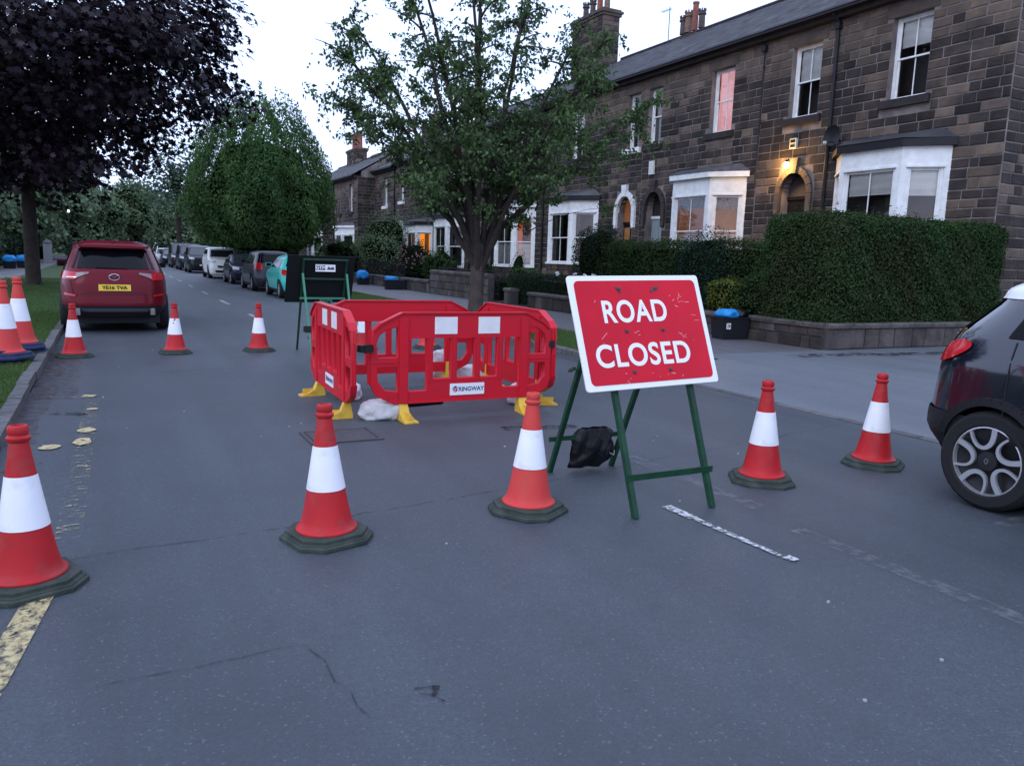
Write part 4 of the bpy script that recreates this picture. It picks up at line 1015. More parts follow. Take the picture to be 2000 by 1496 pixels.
# white roof skin
def roof_pts():
    mb = MB(); zs = np.linspace(1.40, 1.549, 10); N = 60; vs = []
    for z in zs:
        for k in range(N): vs.append(c.pt(2*math.pi*k/N, float(z), .006))
    mb.add(vs, [(j*N+i, j*N+(i+1) % N, (j+1)*N+(i+1) % N, (j+1)*N+i) for j in range(len(zs)-1) for i in range(N)]+[tuple(range((len(zs)-1)*N, len(zs)*N))]); return mb
roof_pts().build('roof', M['p_white'], t, smooth=40)
for y in (1.30, -1.36):
    for sg in (-1, 1):
        ar = MB(); R1_ = .395; pts = []
        for k in range(21):
            a = math.pi*(-.06+1.12*k/20); yy = y+R1_*math.cos(a); zz = max(.335+R1_*math.sin(a), c.ride)
            pts.append((yy, zz))
        for (y0_, z0_), (y1_, z1_) in zip(pts, pts[1:]):
            p, q = c.side(y0_, z0_, sg, .012), c.side(y1_, z1_, sg, .012); ar.bar(p, q, .055, .05, up=(1, 0, 0))
        ar.build('arch_trim', M['trim'], t, smooth=40)
        MB().lathe([(.0, .0), (.36, .0), (.37, .15)], 24, (sg*.58, y, .36), 'X').build('wheel_well', M['hole'], t)
c.grid(lambda a, z: c.end(a, z, -1, .016), ((.86, .30), (-.86, .30), (-.88, .60), (.88, .60)), 20, 5).build('rear_bumper', M['trim'], t, smooth=60)
for sg in (-1,1):
    for zz in (1.13, 1.155): MB().box(tuple(c.end(sg*.5, zz, -1, .01)), (.012, .006, .006)).build('heater_tab', mat('amber_tab', (.6, .25, .05), .3), t)  # small amber tabs below the rear glass
# ================================================================== HOUSES
XF = 17.0
def frame(x, y, z, ang=0.0):
    """outward-facing frame on the facade: u to the right seen from the street, v up, n outward; ang turns n towards -Y"""
    n = Vector((-math.cos(ang), -math.sin(ang), 0)); v = Vector((0, 0, 1)); u = v.cross(n)
    return Matrix(((u.x, v.x, n.x, x), (u.y, v.y, n.y, y), (u.z, v.z, n.z, z), (0, 0, 0, 1)))
def W(mb, name, m, parent, F, kind=None, smooth=None):
    me = mb.mesh(name); me.transform(F); o = link(name, me, m, parent, world=True, smooth=smooth)
    if kind: o['kind'] = kind
    return o
def sash(parent, F, w, h, bars=1, back='room', blind=None, blind_to=.5, low=None, bx=.055, white='white', shut=False, curtains=False, bars_low=None):
    """a vertical sliding sash window, outer frame w x h, origin at bottom centre on the frame plane"""
    m = M[white]; mb = MB(); d = .09; x, y = w/2, h
    mb.box2((-x, 0, -d), (-x+bx+.02, y, 0)).box2((x-bx-.02, 0, -d), (x, y, 0)).box2((-x+bx+.02, y-bx, -d), (x-bx-.02, y, 0)).box2((-x-.0, -.055, -d), (x+.0, 0, .025))
    win = W(mb, 'window', m, parent, F)
    ix = x-bx-.02; mid = h*.50
    for (z0, z1, dz, nm) in ((mid-.02, y-bx, -.025, 'upper_sash'), (0, mid+.025, -.06, 'lower_sash')):
        s = MB(); r = .035
        s.box2((-ix, z0, dz-.03), (-ix+r, z1, dz)).box2((ix-r, z0, dz-.03), (ix, z1, dz)).box2((-ix+r, z1-r, dz-.03), (ix-r, z1, dz)).box2((-ix+r, z0, dz-.03), (ix-r, z0+(.06 if nm == 'lower_sash' else .04), dz))
        nb = bars if (nm == 'upper_sash' or bars_low is None) else bars_low
        for k in range(nb):
            xc = -ix+2*ix*(k+1)/(nb+1); s.box2((xc-.012, z0+.04, dz-.024), (xc+.012, z1-r, dz-.004))
        W(s, nm, m, win, F)
        W(MB().add([(-ix+.02, z0+.02, dz-.018), (ix-.02, z0+.02, dz-.018), (ix-.02, z1-.02, dz-.018), (-ix+.02, z1-.02, dz-.018)], [(0, 1, 2, 3)]), 'glass', M['glass'], win, F)
    W(MB().add([(-w*.9, -.3, -.62), (w*.9, -.3, -.62), (w*.9, h+.3, -.62), (-w*.9, h+.3, -.62)], [(0, 1, 2, 3)]), 'room_behind', M[back], win, F)
    if blind: 
        b = MB(); zt, zb = y-.03, y*(1-blind_to)
        N = 12; vs = []
        for k in range(N+1):
            z = zb+(zt-zb)*k/N
            for sx_ in (-1, 1): vs.append((sx_*(ix-.01), z, -.12-.008*math.sin(k*1.4)))
        b.add(vs, [(2*k, 2*k+1, 2*k+3, 2*k+2) for k in range(N)]); W(b, 'blind', M[blind], win, F)
    if curtains:
        for sx_ in (-1, 1):
            b = MB(); vs = []; N = 16
            for k in range(N+1):
                u = ix-.005 - (ix*.55 if k == N and False else ix*.42)*k/N
                for z in (0.03, y-.03): vs.append((sx_*u, z, -.16-.025*math.sin(k*1.9)))
            b.add(vs, [(2*k, 2*k+1, 2*k+3, 2*k+2) for k in range(N)]); W(b, 'curtain', M['curtain'], win, F)
    if low:
        if low == 'slats':
            for k in range(int((mid-.1)/.055)):
                s = MB().box((0, .08+.055*k, -.14), (2*ix-.06, .040, .012)); W(s, 'shutter_slat', M['blind'], win, F)
    return win

def pillow(seed):
    r = random.Random(seed); v = [(-.5, -.5, 0), (.5, -.5, 0), (.5, .5, 0), (-.5, .5, 0)]
    # local x = depth outward (+), y width, z height; unit size
    a = []
    for (p, q, _) in v: a.append((0, p, q))
    for (p, q, _) in v: a.append((.55+r.uniform(-.15, .1), p*.985, q*.965))
    for (p, q, _) in v: a.append((.95+r.uniform(-.1, .1), p*(.90+r.uniform(-.03, .03)), q*(.80+r.uniform(-.05, .05))))
    f = [(0, 1, 5, 4), (1, 2, 6, 5), (2, 3, 7, 6), (3, 0, 4, 7), (4, 5, 9, 8), (5, 6, 10, 9), (6, 7, 11, 10), (7, 4, 8, 11), (8, 9, 10, 11)]
    return a, f
PIL = [pillow(k) for k in range(6)]
STM = {}
for mk in ('stone', 'stone_tan', 'kerb', 'lintel', 'garden_stone'):
    STM[mk] = []
    for a, f in PIL:
        me = MB().add(a, f).mesh('stone'); me.materials.append(M[mk]); STM[mk].append(me)
def lay_stones(parent, F, u0, u1, z0, z1, openings, course=.225, lmin=.30, lmax=.66, depth=.016, n_ind=300, keyf=None, tan_above=99, tan_p=.10, nm='stone', gap=.024, mats=('stone', 'stone_tan'), maxdist=None):
    """coursed masonry laid proud of the mortar: F maps (u, v, n)"""
    out = []; z = z0
    while z < z1-.05:
        h = min(course*random.uniform(.88, 1.12), z1-z)
        if z1-(z+h) < .09: h = z1-z
        free = [(u0, u1)]
        for (a, b, c, d) in openings:
            if min(z+h, d)-max(z, c) > .035:
                nf = []
                for (p, q) in free:
                    if b <= p or a >= q: nf.append((p, q)); continue
                    if a > p: nf.append((p, a))
                    if b < q: nf.append((b, q))
                free = nf
        for (p, q) in free:
            u = p
            while q-u > .03:
                L = random.uniform(lmin, lmax)*(1 if random.random() > .15 else .6)
                if q-u-L < lmin*.6: L = q-u
                if L > lmax*1.25: L /= 2
                out.append((u+L/2, z+h/2, L-gap, h-gap)); u += L
        z += h
    idx = sorted(range(len(out)), key=lambda i: keyf(out[i]) if keyf else -out[i][2]*out[i][3])
    ind = set(idx[:n_ind]); rest = {mats[0]: MB(), mats[1]: MB()}
    R = F.to_3x3(); base = offs(parent)
    # local stone axes: x outward = n, y = u, z = v
    B = Matrix((R.col[2], R.col[0], R.col[1])).transposed()
    for i, (u, v, L, h) in enumerate(out):
        P = F @ Vector((u, v, 0)); q_ = math.sin(P.y*1.15+1.0)*math.sin(P.z*.9+P.y*.35)+.45*math.sin(P.y*2.7+P.z*1.3); tanm = (v > tan_above+random.uniform(-.45, .25)) or random.random() < (tan_p if q_ < .6 else .40)
        mk = mats[1] if tanm else mats[0]; d = depth*random.uniform(.7, 1.3); k = random.randrange(6)
        if i in ind:
            o = bpy.data.objects.new(nm, STM[mk][k]); COL.objects.link(o); o.parent = parent
            o.matrix_local = Matrix.Translation(P-base) @ B.to_4x4() @ Matrix.Diagonal((d, L, h, 1))
        else:
            a, f = PIL[k]; T = Matrix.Translation(P) @ B.to_4x4() @ Matrix.Diagonal((d, L, h, 1))
            rest[mk].add([T @ Vector(p) for p in a], f)
    for mk, mb in rest.items():
        if mb.v:
            o = mb.build('stonework', M[mk], parent, world=True); o['kind'] = 'stuff'
def wall_panel(parent, F, u0, u1, z0, z1, openings, thick=.30, m='mortar', name='wall'):
    us = sorted({u0, u1, *[max(u0, min(u1, v)) for o in openings for v in o[:2]]}); zs = sorted({z0, z1, *[max(z0, min(z1, v)) for o in openings for v in o[2:4]]})
    mb = MB()
    for a, b in zip(us, us[1:]):
        run = None
        for c, d in zip(zs, zs[1:]):
            if b-a < 1e-5 or d-c < 1e-5: continue
            um, zm = (a+b)/2, (c+d)/2
            solid = not any(o[0] < um < o[1] and o[2] < zm < o[3] for o in openings)
            if solid:
                if run is None: run = [c, d]
                else: run[1] = d
            elif run: mb.box2((a, run[0], -thick), (b, run[1], 0)); run = None
        if run: mb.box2((a, run[0], -thick), (b, run[1], 0))
    return W(mb, name, M[m], parent, F)
def arch_opening(yc, w, zs, zt, z0):
    """stacked rectangles standing in for a round-headed opening (u coordinates)"""
    r = []; r.append((yc-w/2, yc+w/2, z0, zs)); n = 5; H_ = zt-zs
    for k in range(n):
        a = k/n; hw = w/2*math.sqrt(max(0, 1-a**2)); r.append((yc-hw, yc+hw, zs+H_*k/n, zs+H_*(k+1)/n))
    return r
def arch_surround(parent, F, uc, w, zs, zt, ow, m, key=True, drop=.45, th_=.09, legs=.0):
    """moulded round-headed hood with keystone and label stops"""
    N = 9; a_in, b_in = w/2, zt-zs; a_o, b_o = w/2+ow, zt-zs+ow
    ar = W(MB().box2((uc-.001, zt-.001, 0), (uc+.001, zt+.001, .002)), 'door_arch', M[m], parent, F)
    for k in range(N):
        t0, t1 = math.pi*k/N+.012, math.pi*(k+1)/N-.012; pts = []
        for q in range(4): t_ = t0+(t1-t0)*q/3; pts.append((uc+a_in*math.cos(t_), zs+b_in*math.sin(t_)))
        for q in range(3, -1, -1): t_ = t0+(t1-t0)*q/3; pts.append((uc+a_o*math.cos(t_), zs+b_o*math.sin(t_)))
        W(MB().prism(pts, -.05, th_), 'arch_stone', M[m], ar, F)
    if key: W(MB().prism([(uc-.10, zt-.02), (uc+.10, zt-.02), (uc+.15, zt+ow+.22), (uc-.15, zt+ow+.22)], -.02, th_+.05), 'keystone', M[m], ar, F)
    for sg in (-1, 1):
        xx = uc+sg*(w/2+ow/2)
        W(MB().prism([(xx-ow/2, zs-drop), (xx+ow/2, zs-drop), (xx+ow/2, zs), (xx-ow/2, zs)], -.02, th_), 'arch_stone', M[m], ar, F)
        W(MB().lathe([(0, th_+.02), (ow*.42, th_), (ow*.5, 0)], 14, (xx, zs-drop-.05, 0), 'Z'), 'label_stop', M[m], ar, F)
    return ar
def door(parent, F, uc, w, z0, z1, zs, zt, m, back='room', rec=.30, glazed=None):
    d = W(MB().box2((uc-w/2, z0, -rec-.05), (uc+w/2, z1, -rec)), 'door', M[m], parent, F)
    for sg in (-1, 1):
        for (a, b) in ((z0+.15, z0+(z1-z0)*.42), (z0+(z1-z0)*.47, z1-.12)):
            x0, x1 = uc+sg*w*.06, uc+sg*w*.42
            W(MB().box2((min(x0, x1), a, -rec), (max(x0, x1), b, -rec+.014)), 'door_panel', M[glazed or m], d, F)
    W(MB().box((uc-w*.36, z0+1.0, -rec+.03), (.03, .03, .05)), 'handle', M['chrome'], d, F)
    W(MB().box2((uc-w/2-.02, z1, -rec-.04), (uc+w/2+.02, z1+.09, -rec+.04)), 'transom', M['white' if m == 'door_grey' else m], d, F)
    W(MB().add([(uc-w/2-.1, z1, -rec-.03), (uc+w/2+.1, z1, -rec-.03), (uc+w/2+.1, zt+.1, -rec-.03), (uc-w/2-.1, zt+.1, -rec-.03)], [(0, 1, 2, 3)]), 'fanlight', M[back], d, F)
    W(MB().box2((uc-w/2-.3, z0-.9, -.1), (uc+w/2+.3, z0, .45)).box2((uc-w/2-.3, z0-.9, .45), (uc+w/2+.3, z0-.18, .8)), 'doorstep', M['lintel'], d, F)
    return d
def bay(parent, yn, yn2, yf2, yf, z0, z1, zh, depth, roof='lead', cornice='white', styles=({}, {}, {}), fascia_dark=False, base='stone', off_z=0):
    """canted bay: near wall, near corner, far corner, far wall (Y); sill z0, glass head z1, top zh"""
    X0, X1 = XF_, XF_-depth; P = [(X0, yn), (X1, yn2), (X1, yf2), (X0, yf)]
    by = W(MB().prism([(P[0][0]+.02, P[0][1]+.03), (P[1][0]+.03, P[1][1]+.02), (P[2][0]+.03, P[2][1]-.02), (P[3][0]+.02, P[3][1]-.03)], -.1, z0-.06), 'bay_window', M['mortar'], parent, Matrix.Identity(4))
    for i, (a, b) in enumerate(zip(P, P[1:])):
        a, b = Vector((*a, 0)), Vector((*b, 0)); L = (b-a).length; c = (a+b)/2; d = (b-a)/L
        nrm = Vector((-abs(d.y), 0, 0)); nrm = Vector((-d.y, d.x, 0)); 
        if nrm.x > 0: nrm = -nrm
        ang = math.atan2(-nrm.y, -nrm.x); F = frame(c.x, c.y, 0, ang)
        lay_stones(by, F @ Matrix.Translation((0, 0, .005)), -L/2, L/2, .1, z0-.07, [], course=.22, n_ind=0, mats=('stone', 'stone_tan'))
        W(MB().box2((-L/2-.03, z0-.07, -.12), (L/2+.03, z0, .07)), 'sill', M['white'], by, F)
        pw = .13
        mb = MB().box2((-L/2, z0, -.14), (-L/2+pw, zh, .0)).box2((L/2-pw, z0, -.14), (L/2, zh, .0)).box2((-L/2+pw, z1, -.14), (L/2-pw, zh, -.001))
        mb.box2((-L/2+pw-.02, z1-.03, -.0), (L/2-pw+.02, z1+.02, .03))
        W(mb, 'bay_frame', M['white'], by, F)
        st = dict(styles[i]); sash(by, F @ Matrix.Translation((0, z0, -.03)), L-2*pw+.02, z1-z0, **st)
        W(MB().box2((-L/2-.06, zh, -.2), (L/2+.06, zh+.16, .12)), 'cornice', M['gutter' if fascia_dark else cornice], by, F)
    e = .14; q = [(X0, yn-e), (X1-e, yn2-e*.6), (X1-e, yf2+e*.6), (X0, yf+e)]
    r = MB(); zr = zh+.17; zt = zr+.26
    r.add([(x, y, zr) for x, y in q]+[(X0+.0, yn+.3, zt), (X0+.0, yf-.3, zt)], [(3, 2, 1, 0), (0, 1, 4), (1, 2, 5, 4), (2, 3, 5), (0, 4, 5, 3)])
    W(r, 'bay_roof', M[roof], by, Matrix.Identity(4))
    return by
def downpipe(label, x, y, z0, z1, r=.045):
    t = thing('drainpipe', label, 'drainpipe', (x, y, 0))
    MB().tube([(0, 0, z0), (0, 0, z1-.35), (.0, 0, z1-.2), (-.25, 0, z1)], r, 10).build('pipe', M['gutter'], t, smooth=50)
    for z in np.arange(z0+.3, z1-.3, 1.5): MB().lathe([(r+.012, z), (r+.012, z+.09)], 10).build('collar', M['gutter'], t)
    MB().box((0, 0, z1-.30), (.16, .16, .16)).build('hopper', M['gutter'], t)
def terrace(label, y0, y1, dz, xf, ups, doors, bays, n_ind=300, fine=True, extra=None, gable=False, course=.225, stones=True):
    """one house of the row. ups: (yc, w, style dict, sill style); doors: dict; bays: dict"""
    global XF_
    XF_ = xf
    t = thing('terraced_house', label, 'house', (xf, y0, 0), 0, 'stone terraced houses on the right')
    F = frame(xf, 0, 0)            # u = -y
    Z = lambda z: z+dz
    ops = []; keep = []
    for u in ups:
        yc, w_, z0_, z1_ = u['y'], u['w'], Z(u.get('z0', 5.66)), Z(u.get('z1', 7.56)); ops.append((-yc-w_/2, -yc+w_/2, z0_, z1_))
        keep.append((-yc-w_/2-.16, -yc+w_/2+.16, z1_, z1_+.30)); keep.append((-yc-w_/2-.16, -yc+w_/2+.16, z0_-.20, z0_))
    for d in doors:
        ops += arch_opening(-d['y'], d['w'], Z(d['zs']), Z(d['zt']), Z(d.get('z0', .95)))
        keep.append((-d['y']-d['w']/2-.19, -d['y']+d['w']/2+.19, Z(d['zs'])-.5, Z(d['zs'])+.02))
        for k in range(4):
            a = k/4; R_ = d['w']/2+.19; H_ = Z(d['zt'])-Z(d['zs'])+.19
            keep.append((-d['y']-R_*math.sqrt(1-a*a), -d['y']+R_*math.sqrt(1-a*a), Z(d['zs'])+H_*k/4, Z(d['zs'])+H_*(k+1)/4))
    for b in bays:
        ops.append((-b['y'][3]+.12, -b['y'][0]-.12, Z(b['z0']), Z(b['zh'])-.1)); keep.append((-b['y'][3]+.02, -b['y'][0]-.02, .0, Z(b['zh'])+.18))
    ztop = Z(8.02)
    wall_panel(t, F, -y1, -y0, -.02, ztop, ops)
    if stones: lay_stones(t, F, -y1+.006, -y0-.006, .10, ztop-.12, ops+keep, n_ind=n_ind, course=course, keyf=lambda s: (s[1] < 2.3, -s[0]), tan_above=Z(7.0), depth=.018)
    for u in ups:
        yc, w_, z0_, z1_ = u['y'], u['w'], Z(u.get('z0', 5.66)), Z(u.get('z1', 7.56))
        W(MB().box2((-yc-w_/2-.15, z1_+.005, 0.0), (-yc+w_/2+.15, z1_+.29, .020)), 'lintel', M['lintel'], t, F)
        W(MB().box2((-yc-w_/2-.15, z0_-.19, 0.0), (-yc+w_/2+.15, z0_-.002, .10)), 'window_sill', M[u.get('sill', 'sill_dark')], t, F)
        sash(t, F @ Matrix.Translation((-yc, z0_+.03, -.16)), w_, z1_-z0_-.03, **u.get('st', {}))
    for d in doors:
        zs, zt, z0_ = Z(d['zs']), Z(d['zt']), Z(d.get('z0', .95))
        arch_surround(t, F, -d['y'], d['w'], zs, zt, .17, d['arch'], legs=0)
        door(t, F, -d['y'], d['w'], z0_, zs-.12 if 'ztd' not in d else Z(d['ztd']), zs, zt, d['m'], d.get('back', 'room'), glazed=d.get('panel'))
    for b in bays:
        bay(t, *b['y'], Z(b['z0']), Z(b['z1']), Z(b['zh']), b.get('depth', .7), b.get('roof', 'lead'), styles=b['st'], fascia_dark=b.get('dark', False))
    # eaves: fascia, gutter, roof
    W(MB().box2((-y1, ztop-.10, 0.001), (-y0, ztop+.02, .22)), 'eaves_course', M['sill_dark'], t, F)
    W(MB().box2((-y1, ztop+.021, -.30), (-y0, ztop+.075, .40)), 'soffit', M['gutter'], t, F)
    gt = MB(); n = 7; vs = []
    for u in (-y1, -y0):
        for k in range(n+1):
            a = math.pi+math.pi*k/n; vs.append((u, ztop+.13+.075*math.sin(a)*1.2, .31+.075*math.cos(a)))
        for k in range(n, -1, -1):
            a = math.pi+math.pi*k/n; vs.append((u, ztop+.13+.065*math.sin(a)*1.2, .31+.065*math.cos(a)))
    m_ = 2*(n+1); gt.add(vs, [(k, (k+1) % m_, (k+1) % m_+m_, k+m_) for k in range(m_)]+[tuple(range(m_)), tuple(range(2*m_-1, m_-1, -1))])
    W(gt, 'gutter', M['gutter'], t, F)
    roof = MB().add([(xf-.42, y0, ztop+.08), (xf-.42, y1, ztop+.08), (xf+3.7, y1, ztop+2.48), (xf+3.7, y0, ztop+2.48), (xf+7.9, y0, ztop+.08), (xf+7.9, y1, ztop+.08)], [(0, 3, 2, 1), (3, 4, 5, 2)]).build('roof', M['slate'], t, world=True)
    sl = MB(); nr = 24; sw = .30
    for r_ in range(nr):
        a, b = r_/nr, (r_+1.06)/nr
        xa, za = xf-.42+4.12*a, ztop+.08+2.40*a; xb, zb = xf-.42+4.12*b, ztop+.08+2.40*b
        y = y0-(sw/2 if r_ % 2 else 0)
        while y < y1:
            ya, yb = max(y+.004, y0), min(y+sw-.004, y1); y += sw
            if yb-ya < .05: continue
            l_ = random.uniform(0, .006)
            sl.add([(xa, ya, za+.022+l_), (xa, yb, za+.022+l_), (xb, yb, zb+.008), (xb, ya, zb+.008), (xa, ya, za+.006), (xa, yb, za+.006)], [(0, 3, 2, 1), (4, 0, 1, 5)])
    o = sl.build('slates', M['slate'], roof, world=True); o['kind'] = 'stuff'
    MB().tube([(xf+3.7, y0, ztop+2.50), (xf+3.7, y1, ztop+2.50)], .09, 8).build('ridge_tiles', M['sill_dark'], t, world=True)
    MB().box2((xf+7.5, y0, -.02), (xf+7.7, y1, ztop)).build('rear_wall', M['mortar'], t, world=True)
    if gable:
        for (yy, yd) in ((y0, .3),):
            gb = MB().prism([(xf+.30, -.02), (xf+7.5, -.02), (xf+7.5, ztop), (xf+3.7, ztop+2.40), (xf+.30, ztop+.38)], 0, .3, Matrix(((1, 0, 0, 0), (0, 0, 1, yy), (0, 1, 0, 0), (0, 0, 0, 1))))
            gb.build('gable_wall', M['mortar'], t, world=True)
            FG = Matrix(((1, 0, 0, 0), (0, 0, -1, yy), (0, 1, 0, 0), (0, 0, 0, 1)))
            lay_stones(t, FG, xf+.01, xf+7.5, .10, ztop, [], n_ind=0, course=course, depth=.018)
    return t
def chimney(t, y0, y1, zb, zt, x=20.7, dx=.45, pots=(), cap=True):
    c = MB().box2((x-dx, y0, zb), (x+dx, y1, zt)).build('chimney_stack', M['mortar'], t, world=True)
    lay_stones(c, frame(x-dx, 0, 0), -y1, -y0, zb, zt, [], n_ind=0, depth=.03, tan_p=.25)
    lay_stones(c, Matrix(((1, 0, 0, 0), (0, 0, -1, y0), (0, 1, 0, 0), (0, 0, 0, 1))), x-dx, x+dx, zb, zt, [], n_ind=0, depth=.03, tan_p=.35)
    if cap:
        for (e, z, h) in ((.07, zt, .12), (.13, zt+.12, .10), (.05, zt+.22, .08)): MB().box2((x-dx-e, y0-e, z), (x+dx+e, y1+e, z+h)).build('cap_course', M['lintel'], c, world=True)
    for (y, h, r, mm, crown) in pots:
        z = zt+.28
        pr = [(r, 0), (r*.95, h*.5), (r*.9, h*.78), (r*1.25, h*.80), (r*1.25, h*.88), (r*1.0, h*.9), (r*1.15, h), (r*.8, h), (r*.8, h*.8)] if crown else [(r, 0), (r*.92, h*.93), (r*1.08, h*.94), (r*1.08, h), (r*.8, h), (r*.8, h*.8)]
        o = MB().lathe(pr, 16, (x, y, z)).build('chimney_pot', M[mm], c, world=True, smooth=40)
        if crown:
            k_ = MB()
            for q in range(8):
                a = q*math.pi/4; k_.box((x+r*math.cos(a), y+r*math.sin(a), z+h+.04), (.05, .05, .09), a)
            k_.build('pot_crown', M[mm], o, world=True)
    return c
B1 = dict(bars=1)
h1 = terrace('nearest stone house at right with a lit lamp over its arched door', 10.5, 17.69, 0, XF,
    [dict(y=13.02, w=1.04, st=dict(bars=1, blind='blind', blind_to=.36)), dict(y=16.15, w=1.02, st=dict(bars=1, blind='blind', blind_to=.48))],
    [dict(y=16.2, w=.98, zs=3.60, zt=4.18, m='door_black', arch='arch_tan')],
    [dict(y=(11.65, 12.40, 14.10, 14.85), z0=1.55, z1=3.98, zh=4.42, st=(dict(bars=0, blind='blind', blind_to=.27), dict(bars=1, blind='blind', blind_to=.25), dict(bars=0)), dark=True, roof='slate')], gable=True)
h2 = terrace('second stone house with a pink lit upper window, orange lit bay and pale grey door', 17.69, 23.35, 0, XF,
    [dict(y=19.42, w=1.0, st=dict(bars=1, back='pink_lit', blind='pink_lit', blind_to=.97)), dict(y=22.76, w=.74, st=dict(bars=0, blind='curtain', blind_to=.97))],
    [dict(y=22.5, w=.95, zs=3.40, zt=4.05, ztd=3.15, m='door_grey', arch='arch_dark', back='sill_dark')],
    [dict(y=(18.05, 18.90, 20.65, 21.50), z0=1.55, z1=3.72, zh=4.22, st=(dict(bars=0, back='amber_lit', low='slats', blind='curtain', blind_to=.20), dict(bars=1, back='amber_lit', low='slats', blind='curtain', blind_to=.18), dict(bars=0)), roof='lead')])
h3 = terrace('third stone house with a white painted door arch behind the bushes', 23.35, 30.4, 0, XF,
    [dict(y=24.0, w=.74, sill='white', st=dict(bars=0)), dict(y=27.8, w=1.0, st=dict(bars=1, blind='blind', blind_to=.5))],
    [dict(y=24.22, w=.95, zs=3.40, zt=4.0, ztd=3.0, m='door_black', arch='white', back='amber_lit', panel='door_wood')],
    [dict(y=(26.0, 26.95, 28.7, 29.6), z0=1.52, z1=3.50, zh=3.95, st=(dict(bars=0, curtains=True), dict(bars=1, curtains=True), dict(bars=0)), dark=True, roof='slate')])
h4 = terrace('stone house behind the street tree with an orange lit pane above white shutters', 30.4, 36.6, -.15, XF,
    [dict(y=32.6, w=1.0, st=dict(bars=1, blind='blind', blind_to=.5)), dict(y=35.6, w=.74, st=dict(bars=0))],
    [dict(y=35.8, w=.95, zs=3.40, zt=4.0, m='door_black', arch='arch_dark')],
    [dict(y=(31.05, 31.95, 33.8, 34.7), z0=1.45, z1=3.60, zh=4.05, st=(dict(bars=0, back='orange_lit', low='slats'), dict(bars=1, low='slats'), dict(bars=0)), roof='lead')], n_ind=120)
h5 = terrace('stone house left of the street tree trunk with dark curtained bay panes', 36.6, 43.3, -.35, XF,
    [dict(y=37.9, w=.74, sill='white', st=dict(bars=0)), dict(y=41.0, w=1.0, st=dict(bars=1, blind='blind', blind_to=.5))],
    [dict(y=37.6, w=.95, zs=3.40, zt=4.0, m='door_black', arch='arch_dark')],
    [dict(y=(38.9, 39.9, 41.7, 42.6), z0=1.45, z1=3.60, zh=4.05, st=(dict(bars=0, curtains=True), dict(bars=1, curtains=True), dict(bars=0)), dark=True, roof='slate')], n_ind=0)
h6 = terrace('stone house with a bright orange lit bay pane, beyond the shrubs', 43.3, 50.3, -.60, XF,
    [dict(y=45.9, w=1.0, st=dict(bars=1)), dict(y=49.2, w=.80, sill='white', st=dict(bars=0))],
    [dict(y=49.0, w=.95, zs=3.40, zt=4.0, m='door_black', arch='white')],
    [dict(y=(43.6, 44.6, 46.4, 47.4), z0=1.45, z1=3.60, zh=4.05, st=(dict(bars=0, back='bright_lit'), dict(bars=1, back='amber_lit'), dict(bars=0)), dark=True, roof='slate')], n_ind=0)
h7 = terrace('stone house in the inner corner where the row steps forward', 50.3, 54.9, -.75, XF,
    [dict(y=52.6, w=.85, sill='white', st=dict(bars=1))], [], [], n_ind=0)
h8 = terrace('farther stone house standing forward with a bare side wall', 54.9, 61.5, -1.05, 15.7,
    [dict(y=56.6, w=.85, st=dict(bars=0)), dict(y=59.4, w=.5, st=dict(bars=0)), dict(y=60.2, w=.5, st=dict(bars=0))], [],
    [dict(y=(55.6, 56.6, 58.4, 59.4), z0=1.6, z1=4.0, zh=4.5, st=(dict(bars=0), dict(bars=1), dict(bars=0)), roof='slate')], n_ind=0, gable=True)
h9 = terrace('farthest visible stone house, half behind the round green tree', 61.5, 74, -1.1, 15.7,
    [dict(y=63.5, w=.9, st=dict(bars=1)), dict(y=68.5, w=.9, st=dict(bars=1))], [],
    [dict(y=(65.0, 66.0, 67.8, 68.8), z0=1.6, z1=4.0, zh=4.5, st=(dict(bars=0), dict(bars=1), dict(bars=0)), roof='lead')], n_ind=0)
chimney(h2, 25.1-.0, 26.6, 9.4, 10.42, x=20.9, cap=False, pots=[(25.35, .62, .13, 'darkpot', True), (25.75, 1.05, .12, 'terracotta', False), (26.15, .75, .15, 'buffpot', True), (26.45, .62, .14, 'darkpot', True)])
chimney(h4, 31.4, 34.0, 9.4, 12.6, x=20.7, pots=[(31.8, .75, .14, 'buffpot', True), (32.4, .9, .14, 'terracotta', False), (33.0, .75, .14, 'darkpot', True), (33.6, .75, .14, 'darkpot', True)])
chimney(h7, 52.5+0, 54.4, 8.6, 10.5, x=20.7, pots=[(52.9, .7, .14, 'buffpot', True), (53.4, .7, .14, 'buffpot', False), (53.9, .7, .14, 'darkpot', True)])
chimney(h8, 59.6, 61.4, 7.6, 9.0, x=19.2, pots=[])
chimney(h9, 66.5, 69.5, 8.4, 10.2, x=19.4, pots=[(66.9+.65*k, 1.3, .17, 'terracotta', k % 2 == 0) for k in range(4)])
# things fixed to the facades
downpipe('black cast iron drainpipe between the near bay and the lamplit door', XF-.07, 15.12, .2, 8.05, .05)
downpipe('thin black pipe between the first and second house', XF-.05, 17.69, 3.9, 8.05, .022)
downpipe('black drainpipe between the two white bays behind the tree', XF-.07, 30.35, .2, 8.0, .05)
downpipe('far drainpipe by the inner corner of the row', XF-.07, 50.5, .2, 7.3, .05)
downpipe('far drainpipe on the forward standing house', 15.7-.07, 61.2, .2, 6.9, .05)
lt = thing('door_lamp', 'lit bulkhead lamp glowing yellow above the arched black door', 'wall lamp', (XF-.16, 16.42, 4.40))
MB().box((.12, 0, .06), (.05, .13, .18)).build('bracket', M['gutter'], lt)
MB().lathe([(0, -.10), (.05, -.09), (.075, -.04), (.08, .02), (.06, .07), (0, .08)], 16).build('lamp_globe', M['lamp_glow'], lt, smooth=60)
